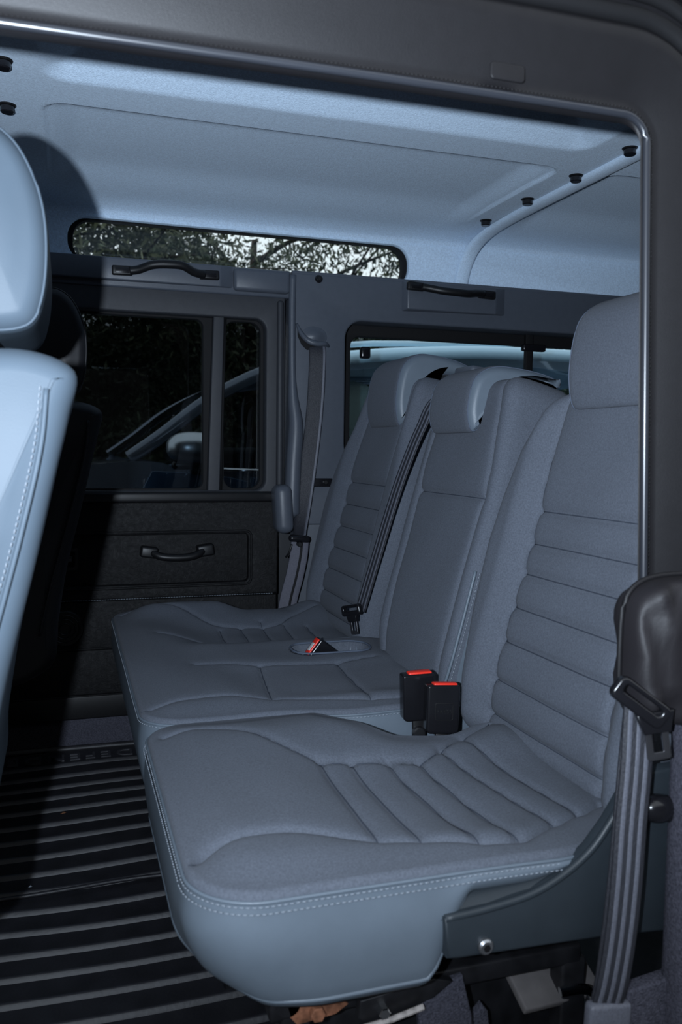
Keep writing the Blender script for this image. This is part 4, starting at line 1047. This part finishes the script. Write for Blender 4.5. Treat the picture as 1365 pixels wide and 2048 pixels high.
# ================================================================== FRONT SEATS
def front_seat(yc, label, ox=0.0, LEA=LEA):
    fs = root('front_seat', (-0.25 + ox, yc, 0.0)); tag(fs, label, 'seat')
    hw = 0.225
    # backrest from its side profile, rear edge towards the rear of the car
    prof = [(0.010, 0.905), (0.004, 0.860), (-0.010, 0.80), (-0.030, 0.71), (-0.060, 0.585), (-0.079, 0.47), (-0.094, 0.38), (-0.20, 0.34), (-0.25, 0.42), (-0.215, 0.58), (-0.175, 0.74), (-0.135, 0.86), (-0.10, 0.912), (-0.04, 0.924)]
    P = np.array(smooth_closed(np.array(prof), 6)) + np.array([ox, 0])
    T_ = np.roll(P, -1, 0) - np.roll(P, 1, 0); N_ = np.stack([-T_[:, 1], T_[:, 0]], 1); N_ /= np.linalg.norm(N_, axis=1)[:, None] + 1e-9
    if 0.5 * np.sum(P[:, 0] * np.roll(P[:, 1], -1) - np.roll(P[:, 0], -1) * P[:, 1]) > 0: N_ = -N_
    # N_ points inwards or outwards; keep outward
    def body(P, N_, hw, R_, name, mtl, parent, k=9, inset=0.8):
        ys = [(-hw + R_ - R_ * math.sin(math.pi / 2 * i / k), R_ * (1 - math.cos(math.pi / 2 * i / k))) for i in range(k + 1)][::-1]
        rr = [[(p[0] - q[0] * i * inset, yc + y, p[1] - q[1] * i * inset) for p, q in zip(P, N_)] for y, i in ys]
        rr += [[(p[0], yc + y, p[1]) for p in P] for y in np.linspace(-hw + R_, hw - R_, 6)[1:]]
        rr += [[(p[0] - q[0] * i * inset, yc - y, p[1] - q[1] * i * inset) for p, q in zip(P, N_)] for y, i in ys[::-1][1:]]
        n = len(P); V = [p for r in rr for p in r]; m = len(rr)
        F = [(j * n + a, j * n + (a + 1) % n, (j + 1) * n + (a + 1) % n, (j + 1) * n + a) for j in range(m - 1) for a in range(n)]
        # domed sides
        for (j, sg) in ((0, -1), (m - 1, 1)):
            base = rr[j]; cen = np.mean(np.array(base), 0)
            prev = j * n
            for q in (0.75, 0.45, 0.15):
                st0 = len(V)
                for p in base:
                    v = cen + (np.array(p) - cen) * q; v[1] += sg * 0.006 * (1 - q * q); V.append(tuple(v))
                for a in range(n):
                    F.append((prev + a, prev + (a + 1) % n, st0 + (a + 1) % n, st0 + a))
                prev = st0
            F.append(tuple(range(prev, prev + n)))
        me = mesh_from(name, V, F, mtl); bm = bmesh.new(); bm.from_mesh(me); bmesh.ops.recalc_face_normals(bm, faces=bm.faces); bm.to_mesh(me); bm.free(); me.shade_smooth()
        return link(name, me, parent), rr, ys
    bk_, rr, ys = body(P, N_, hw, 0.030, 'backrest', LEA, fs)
    # stitch line set in from the rear edge on the near side face
    seamp = smooth_path([(-0.016 + ox, yc - hw - 0.004, 0.885), (-0.022 + ox, yc - hw - 0.0055, 0.83), (-0.040 + ox, yc - hw - 0.006, 0.75), (-0.066 + ox, yc - hw - 0.006, 0.65), (-0.095 + ox, yc - hw - 0.006, 0.54), (-0.115 + ox, yc - hw - 0.005, 0.45)], 8)
    ob('seam_piping', *tube(seamp, 0.0026, 8), LEA, bk_)
    o = ob('stitching', *dashes([(p[0] - 0.006, p[1] - 0.0005, p[2]) for p in seamp], 0.0065, 0.004, 0.0007), STITCH if ox == 0 else LEA, bk_); o['kind'] = 'stuff'
    # dark moulded back panel
    bp = [(p[0] + q[0] * 0.002, p[1] + q[1] * 0.002) for p, q in zip(P, N_)]
    # headrest
    hp_ = [(-0.018, 0.99), (-0.014, 1.05), (-0.022, 1.10), (-0.045, 1.145), (-0.080, 1.165), (-0.115, 1.150), (-0.135, 1.09), (-0.138, 1.02), (-0.125, 0.965), (-0.085, 0.948), (-0.035, 0.955)]
    Ph = np.array(smooth_closed(np.array(hp_), 6)) + np.array([ox, 0])
    Th = np.roll(Ph, -1, 0) - np.roll(Ph, 1, 0); Nh = np.stack([-Th[:, 1], Th[:, 0]], 1); Nh /= np.linalg.norm(Nh, axis=1)[:, None]
    if np.sum((Ph - Ph.mean(0)) * Nh) < 0: Nh = -Nh
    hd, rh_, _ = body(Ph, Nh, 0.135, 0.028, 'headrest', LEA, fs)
    ob('seam_piping', *tube([(p[0], p[1] , p[2]) for p in rh_[6]], 0.0018, 8, closed=True), LEA, hd)
    for sy in (-0.06, 0.06): flat_ob('headrest_post', cyl((-0.072 + ox, yc + sy, 0.90), (-0.078 + ox, yc + sy, 0.98), 0.006), CHROME, hd)
    # cushion and plinth
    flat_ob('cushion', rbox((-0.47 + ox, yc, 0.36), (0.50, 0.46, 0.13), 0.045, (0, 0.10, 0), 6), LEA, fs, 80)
    flat_ob('plinth', rbox((-0.50 + ox, yc, 0.145), (0.44, 0.42, 0.29), 0.02), BLK, fs)
    return fs
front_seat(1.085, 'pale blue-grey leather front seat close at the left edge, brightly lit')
front_seat(2.035, 'front seat on the far side, dark in the shadow behind the bright one', ox=0.062, LEA=mat('shaded_leather', (0.010, 0.010, 0.012), 0.5, 0.4))  # near-black leather: shadow of the near seat put into the colour
# centre cubby between the front seats
cb = root('cubby_box', (-0.45, 1.56, 0)); tag(cb, 'black cubby box between the two front seats', 'box')
flat_ob('body', rbox((-0.45, 1.56, 0.18), (0.42, 0.34, 0.36), 0.015), BLK, cb)
flat_ob('lid', rbox((-0.45, 1.56, 0.375), (0.44, 0.35, 0.03), 0.012), DOORP, cb)

# ================================================================== OUTSIDE
GZ = -0.62
o = flat_ob('ground', rbox((0, 10, GZ - 0.05), (120, 120, 0.1), 0), ASPH); tag(o, kind='structure')
# ---- big car parked alongside
suv = root('parked_car', (1.4, 4.4, GZ)); tag(suv, 'dark blue and grey car with chrome mirror and roof rails parked alongside', 'car')
SY = 3.5
def extr(prof, y0, y1, tap=0.0, name='x', m=None, parent=None, bev=0.012, zc=0.7):
    n = len(prof); V = []
    ys = [y0 + 0.0, y0 + 0.06, y0 + 0.2, y1 - 0.2, y1 - 0.06, y1]
    sc_ = [0.975, 0.995, 1.0, 1.0, 0.995, 0.975]
    cx = sum(p[0] for p in prof) / n; cz = sum(p[1] for p in prof) / n
    for y, s in zip(ys, sc_):
        for (x, z) in prof: V.append((cx + (x - cx) * s, y, cz + (z - cz) * s))
    F = [(j * n + a, j * n + (a + 1) % n, (j + 1) * n + (a + 1) % n, (j + 1) * n + a) for j in range(5) for a in range(n)]
    F += [tuple(range(n)), tuple(range(5 * n, 6 * n))]
    return flat_ob(name, (V, F), m, parent, 40)
bodyp = smooth_path([(3.55, -0.1), (3.6, 0.3), (3.55, 0.70), (2.0, 0.765), (0.62, 0.755), (0.30, 0.785), (0.0, 0.765), (-0.5, 0.735), (-0.95, 0.68), (-1.12, 0.5), (-1.15, 0.1), (-1.10, -0.25)], 5) + [(3.5, -0.25)]
extr(bodyp, SY, SY + 1.85, name='body', m=CARG, parent=suv)
# blue lower flank and fender with wheel arch lip
flat_ob('fender', plate([[(0.26, 0.60), (0.33, 0.74), (0.55, 0.735), (0.72, 0.70), (0.72, 0.30), (-0.2, 0.30), (-0.2, 0.60)]], SY - 0.012, 0.02, 0.004), CARB, suv)
flat_ob('front_door', plate([[(0.735, 0.0), (0.735, 0.715), (1.62, 0.735), (1.62, 0.0)]], SY - 0.014, 0.02, 0.005), CARB, suv)
flat_ob('rear_door', plate([[(1.635, 0.0), (1.635, 0.735), (2.55, 0.745), (2.55, 0.25), (2.3, 0.0)]], SY - 0.014, 0.02, 0.005), CARB, suv)
# greenhouse: pillars, roof, glass
gl = smooth_path([(0.245, 0.79), (0.383, 0.889), (0.564, 1.03), (0.791, 1.15), (1.0, 1.205), (1.195, 1.235), (1.46, 1.262), (1.9, 1.285), (2.5, 1.28), (3.0, 1.23), (3.3, 1.05), (3.5, 0.75)], 5)
ob('roof_rim', *tube([(p[0], SY + 0.05, p[1]) for p in gl if p[0] < 1.0], 0.030, 10), CARG, suv)
ob('roof_rim', *tube([(p[0], SY + 0.05, p[1]) for p in gl if p[0] > 0.95], 0.030, 10), CARS, suv)  # near rim made pale to paint in the sky's highlight
ob('roof_rim', *tube([(p[0], SY + 1.75, p[1]) for p in gl], 0.030, 10), CARG, suv)
rf = [p for p in gl if 0.95 < p[0] < 3.1]; V = []; F = []; yy = np.linspace(SY + 0.04, SY + 1.76, 9)
for p in rf:
    for j, y in enumerate(yy): V.append((p[0], y, p[1] + 0.02 + 0.03 * math.sin(math.pi * j / 8)))
n = 9; F = [(i * n + j, (i + 1) * n + j, (i + 1) * n + j + 1, i * n + j + 1) for i in range(len(rf) - 1) for j in range(n - 1)]
ob('roof', V, F, CARS, suv)
wsP = [p for p in gl if p[0] <= 0.98]; V = []
for p in wsP:
    for j, y in enumerate(yy): V.append((p[0] - 0.05 * math.sin(math.pi * j / 8), y, p[1] + 0.008))
ob('windscreen', V, [(i * n + j, (i + 1) * n + j, (i + 1) * n + j + 1, i * n + j + 1) for i in range(len(wsP) - 1) for j in range(n - 1)], TINT2, suv)
flat_ob('side_window', plate([[(0.50, 0.775), (0.60, 0.93), (0.80, 1.08), (1.02, 1.155), (1.30, 1.195), (1.60, 1.212), (1.60, 0.775)]], SY + 0.045, 0.006, 0.001), CLEAR, suv)
flat_ob('side_window', plate([[(1.66, 0.775), (1.66, 1.214), (2.1, 1.226), (2.45, 1.20), (2.55, 0.785)]], SY + 0.045, 0.006, 0.001), TINT2, suv)
flat_ob('door_pillar', rbox((1.63, SY + 0.04, 0.98), (0.05, 0.03, 0.50), 0.005), BLK, suv)
ob('chrome_strip', *tube([(0.47, SY - 0.01, 0.752), (0.8, SY - 0.015, 0.741), (1.6, SY - 0.015, 0.752), (2.5, SY - 0.01, 0.765)], 0.010, 8), CHROME, suv)
flat_ob('dashboard', rbox((0.75, SY + 0.9, 0.80), (0.4, 1.5, 0.08), 0.03), BLK, suv)
for y in (0.45, 1.3):
    flat_ob('car_seat', join([rbox((1.25, SY + y, 0.90), (0.16, 0.45, 0.50), 0.05, (0, 0.2, 0)), rbox((1.0, SY + y, 0.66), (0.5, 0.45, 0.14), 0.05)]), SEATPALE, suv, 80)
# mirror
mr = lobe('door_mirror', (0.475, SY - 0.16, 0.835), 0.105, 0.075, 0.062, mat('satin_chrome', (0.80, 0.85, 0.88), 0.28, 0.5, metal=1.0), suv, 2.4)
flat_ob('mirror_base', join([rbox((0.475, SY - 0.13, 0.768), (0.17, 0.12, 0.035), 0.014), rbox((0.52, SY - 0.04, 0.752), (0.10, 0.14, 0.05), 0.014)]), GLOSSBLK, mr, 60)
for y in (0.10, 1.62):
    rl = ob('roof_rail', *tube([(1.02, SY + y, 1.245), (1.10, SY + y, 1.285), (1.3, SY + y, 1.305), (2.2, SY + y, 1.345), (2.9, SY + y, 1.325), (3.0, SY + y, 1.28)], 0.013, 10), CARS, suv)
    for x in (1.12, 2.05, 2.9): flat_ob('rail_foot', rbox((x, SY + y, 1.30), (0.12, 0.035, 0.05), 0.01), BLK, rl)
for x in (-0.35, 2.75):
    for y in (SY + 0.12, SY + 1.72):
        w = flat_ob('wheel', cyl((x, y - 0.10, GZ + 0.33), (x, y + 0.10, GZ + 0.33), 0.33, bev=0.03, n=32), TYRE, suv)
        flat_ob('wheel_rim', cyl((x, y - 0.115, GZ + 0.33), (x, y + 0.11, GZ + 0.33), 0.20, bev=0.02, n=20), STEEL, w)
# ---- two distant vehicles with tail lamps
LAMP = bpy.data.materials.new('tail_lamp'); LAMP.use_nodes = True
LAMP.node_tree.nodes['Principled BSDF'].inputs['Base Color'].default_value = (0.6, 0.02, 0.02, 1)
LAMP.node_tree.nodes['Principled BSDF'].inputs['Emission Color'].default_value = (1, 0.05, 0.03, 1)
LAMP.node_tree.nodes['Principled BSDF'].inputs['Emission Strength'].default_value = 3
def far_car(x, y, m, label):
    c = root('distant_car', (x, y, GZ)); tag(c, label, 'car')
    pr = smooth_path([(-2.0, 0.35), (-2.1, 0.75), (-1.2, 0.95), (-0.6, 1.42), (0.9, 1.45), (1.6, 1.0), (2.1, 0.9), (2.15, 0.4)], 4)
    # travels away: profile runs along Y here
    n = len(pr); V = []
    for dx, s in ((-0.85, 0.93), (-0.78, 1), (0.78, 1), (0.85, 0.93)):
        for (a, z) in pr: V.append((x + dx * (1 if z < 1 else 0.85), y - a * s, GZ + z * (s * 0.5 + 0.5)))
    F = [(j * n + a, j * n + (a + 1) % n, (j + 1) * n + (a + 1) % n, (j + 1) * n + a) for j in range(3) for a in range(n)] + [tuple(range(n)), tuple(range(3 * n, 4 * n))]
    flat_ob('body', (V, F), m, c, 40)
    flat_ob('rear_window', rbox((x, y - 1.55, GZ + 1.2), (1.2, 0.05, 0.36), 0.03, (0.6, 0, 0)), CARGL, c)
    for s in (-0.66, 0.66): flat_ob('tail_lamp', rbox((x + s, y - 2.12, GZ + 0.85), (0.24, 0.08, 0.12), 0.02), LAMP, c)
    for s in (-0.72, 0.72):
        for q in (-1.4, 1.4): flat_ob('wheel', cyl((x + s - 0.1, y + q, GZ + 0.32), (x + s + 0.1, y + q, GZ + 0.32), 0.32, n=20), TYRE, c)
far_car(1.5, 27.0, mat('van_white', (0.6, 0.6, 0.6), 0.4, 0.5), 'white distant car seen through the door window')
far_car(3.6, 30.0, mat('car_orange', (0.45, 0.2, 0.05), 0.4, 0.5), 'orange distant car beyond the white one')

# ---- trees : trunk with limbs, crown of single leaves
def tree(x, y, h, rad, nleaf, lm, label, z0=0.4, seed=0, leaf=0.075, squash=1.0):
    rg = np.random.RandomState(seed)
    t = root('tree', (x, y, GZ)); tag(t, label, 'tree', 'trees along the street beyond the parked car')
    parts = [tube(smooth_path([(x, y, GZ), (x + .05, y, GZ + h * .25), (x - .05, y + .05, GZ + h * .5), (x, y, GZ + h * .85)], 5), [0.16 * (1 - 0.8 * i / 15) for i in range(16)], 10)]
    tips = []
    for k in range(26):
        a = rg.uniform(0, 2 * math.pi); zz = GZ + h * rg.uniform(0.2, 0.8); L = rad * rg.uniform(.6, 1.0); el = rg.uniform(-.1, .5)
        p0 = np.array([x, y, zz]); d = np.array([math.cos(a), math.sin(a), el]); p2 = p0 + d * L; p1 = p0 + d * L * .5 + np.array([0, 0, .15])
        parts.append(tube(smooth_path([p0, p1, p2], 5), [0.035 * (1 - 0.08 * i) for i in range(11)], 6)); tips += [p0 + (p2 - p0) * q for q in (0.35, 0.6, 0.8, 1.0)]
        for _ in range(2):
            d2 = d + rg.normal(0, .5, 3); q0 = p0 + d * L * .6; q1 = q0 + d2 * L * .4; parts.append(tube([q0, (q0 + q1) / 2 + [0, 0, .04], q1], [0.014, 0.010, 0.005], 5)); tips += [(q0 + q1) / 2, q1]
    ob('trunk', *join(parts), BARK, t)
    tips = np.array(tips); c = tips[rg.randint(0, len(tips), nleaf)] + rg.normal(0, 1, (nleaf, 3)) * np.array([rad * .10, rad * .10, rad * .085 * squash])
    d = rg.normal(0, 1, (nleaf, 3)); d[:, 2] -= .4; d /= np.linalg.norm(d, axis=1)[:, None]
    u = np.cross(d, rg.normal(0, 1, (nleaf, 3))); u /= np.linalg.norm(u, axis=1)[:, None]
    s = leaf * rg.uniform(.6, 1.3, (nleaf, 1))
    V = np.stack([c - d * s * .6, c + u * s * .17, c + d * s * .6, c - u * s * .17], 1).reshape(-1, 3)
    me = bpy.data.meshes.new('foliage'); me.vertices.add(nleaf * 4); me.vertices.foreach_set('co', (V - np.array([x, y, GZ])).ravel())
    me.loops.add(nleaf * 4); me.loops.foreach_set('vertex_index', np.arange(nleaf * 4)); me.polygons.add(nleaf)
    me.polygons.foreach_set('loop_start', np.arange(nleaf) * 4); me.polygons.foreach_set('loop_total', np.full(nleaf, 4))
    me.materials.append(LEAF[lm]); me.materials.append(LEAF[(lm + 1) % 3]); me.polygons.foreach_set('material_index', (rg.uniform(0, 1, nleaf) < .3).astype(np.int32))
    me.update(); me.validate()
    f = bpy.data.objects.new('foliage', me); COL.objects.link(f); f.parent = t; f['kind'] = 'stuff'; WL[f.name] = WL[t.name]
TL = 'leafy green tree behind the parked car'
tree(-0.6, 8.6, 5.0, 2.1, 42000, 1, 'olive green tree left, filling the left end of the roof side window', seed=1)
tree(2.0, 9.4, 4.4, 2.0, 17000, 2, 'tree with bright sky gaps behind the middle of the roof side window', seed=2)
tree(4.6, 8.8, 4.6, 1.9, 13000, 0, 'dark tree with open branches at the right end of the roof side window', seed=3)
tree(7.4, 9.8, 4.8, 2.2, 20000, 0, 'dark tree farther right, above the roof of the parked car', seed=4)
tree(0.6, 14.6, 5.2, 2.4, 18000, 0, 'dark tree in the second row behind the door window', seed=5)
tree(5.0, 15.2, 5.0, 2.4, 16000, 0, 'dark tree in the second row seen through the narrow pane', seed=6)
tree(-3.6, 9.5, 5.4, 2.3, 18000, 2, 'tree standing left of the others beyond the front seats', seed=7)
tree(11.0, 9.2, 5.0, 2.6, 16000, 2, 'last tree to the right behind the parked car', seed=8)
hg = root('hedge', (3, 11.2, GZ)); tag(hg, 'tall dark clipped hedge along the far side of the street', 'hedge')
rg = np.random.RandomState(5); nl = 60000
c = np.stack([rg.uniform(-8, 16, nl), 11.4 + rg.normal(0, .35, nl), GZ + rg.uniform(0, 1, nl) ** .8 * 3.5], 1)
d = rg.normal(0, 1, (nl, 3)); d /= np.linalg.norm(d, axis=1)[:, None]; u = np.cross(d, rg.normal(0, 1, (nl, 3))); u /= np.linalg.norm(u, axis=1)[:, None]
V = np.stack([c - d * .06, c + u * .025, c + d * .06, c - u * .025], 1).reshape(-1, 3)
me = bpy.data.meshes.new('foliage'); me.from_pydata([tuple(v) for v in V - np.array([3, 11.2, GZ])], [], [tuple(range(4 * i, 4 * i + 4)) for i in range(nl)]); me.materials.append(LEAF[0])
f = bpy.data.objects.new('foliage', me); COL.objects.link(f); f.parent = hg; f['kind'] = 'stuff'; WL[f.name] = WL[hg.name]
flat_ob('hedge_core', rbox((4, 11.8, GZ + 1.5), (24, 0.7, 3.0), 0.1), LEAF[0], hg)
# ---- unseen wall added behind the camera to block sky light, with its coping
o = flat_ob('wall_sky_blocker', rbox((0, -7.0, GZ + 2.6), (44, 0.4, 5.2), 0.02), mat('sky_blocker_render', (0.05, 0.045, 0.045), 0.9, 0.2, noise=0.3, nscale=2, bump=0.5, bscale=20)); tag(o, kind='structure')
flat_ob('blocker_coping', rbox((0, -7.0, GZ + 5.26), (44, 0.55, 0.12), 0.02), ASPH, o)
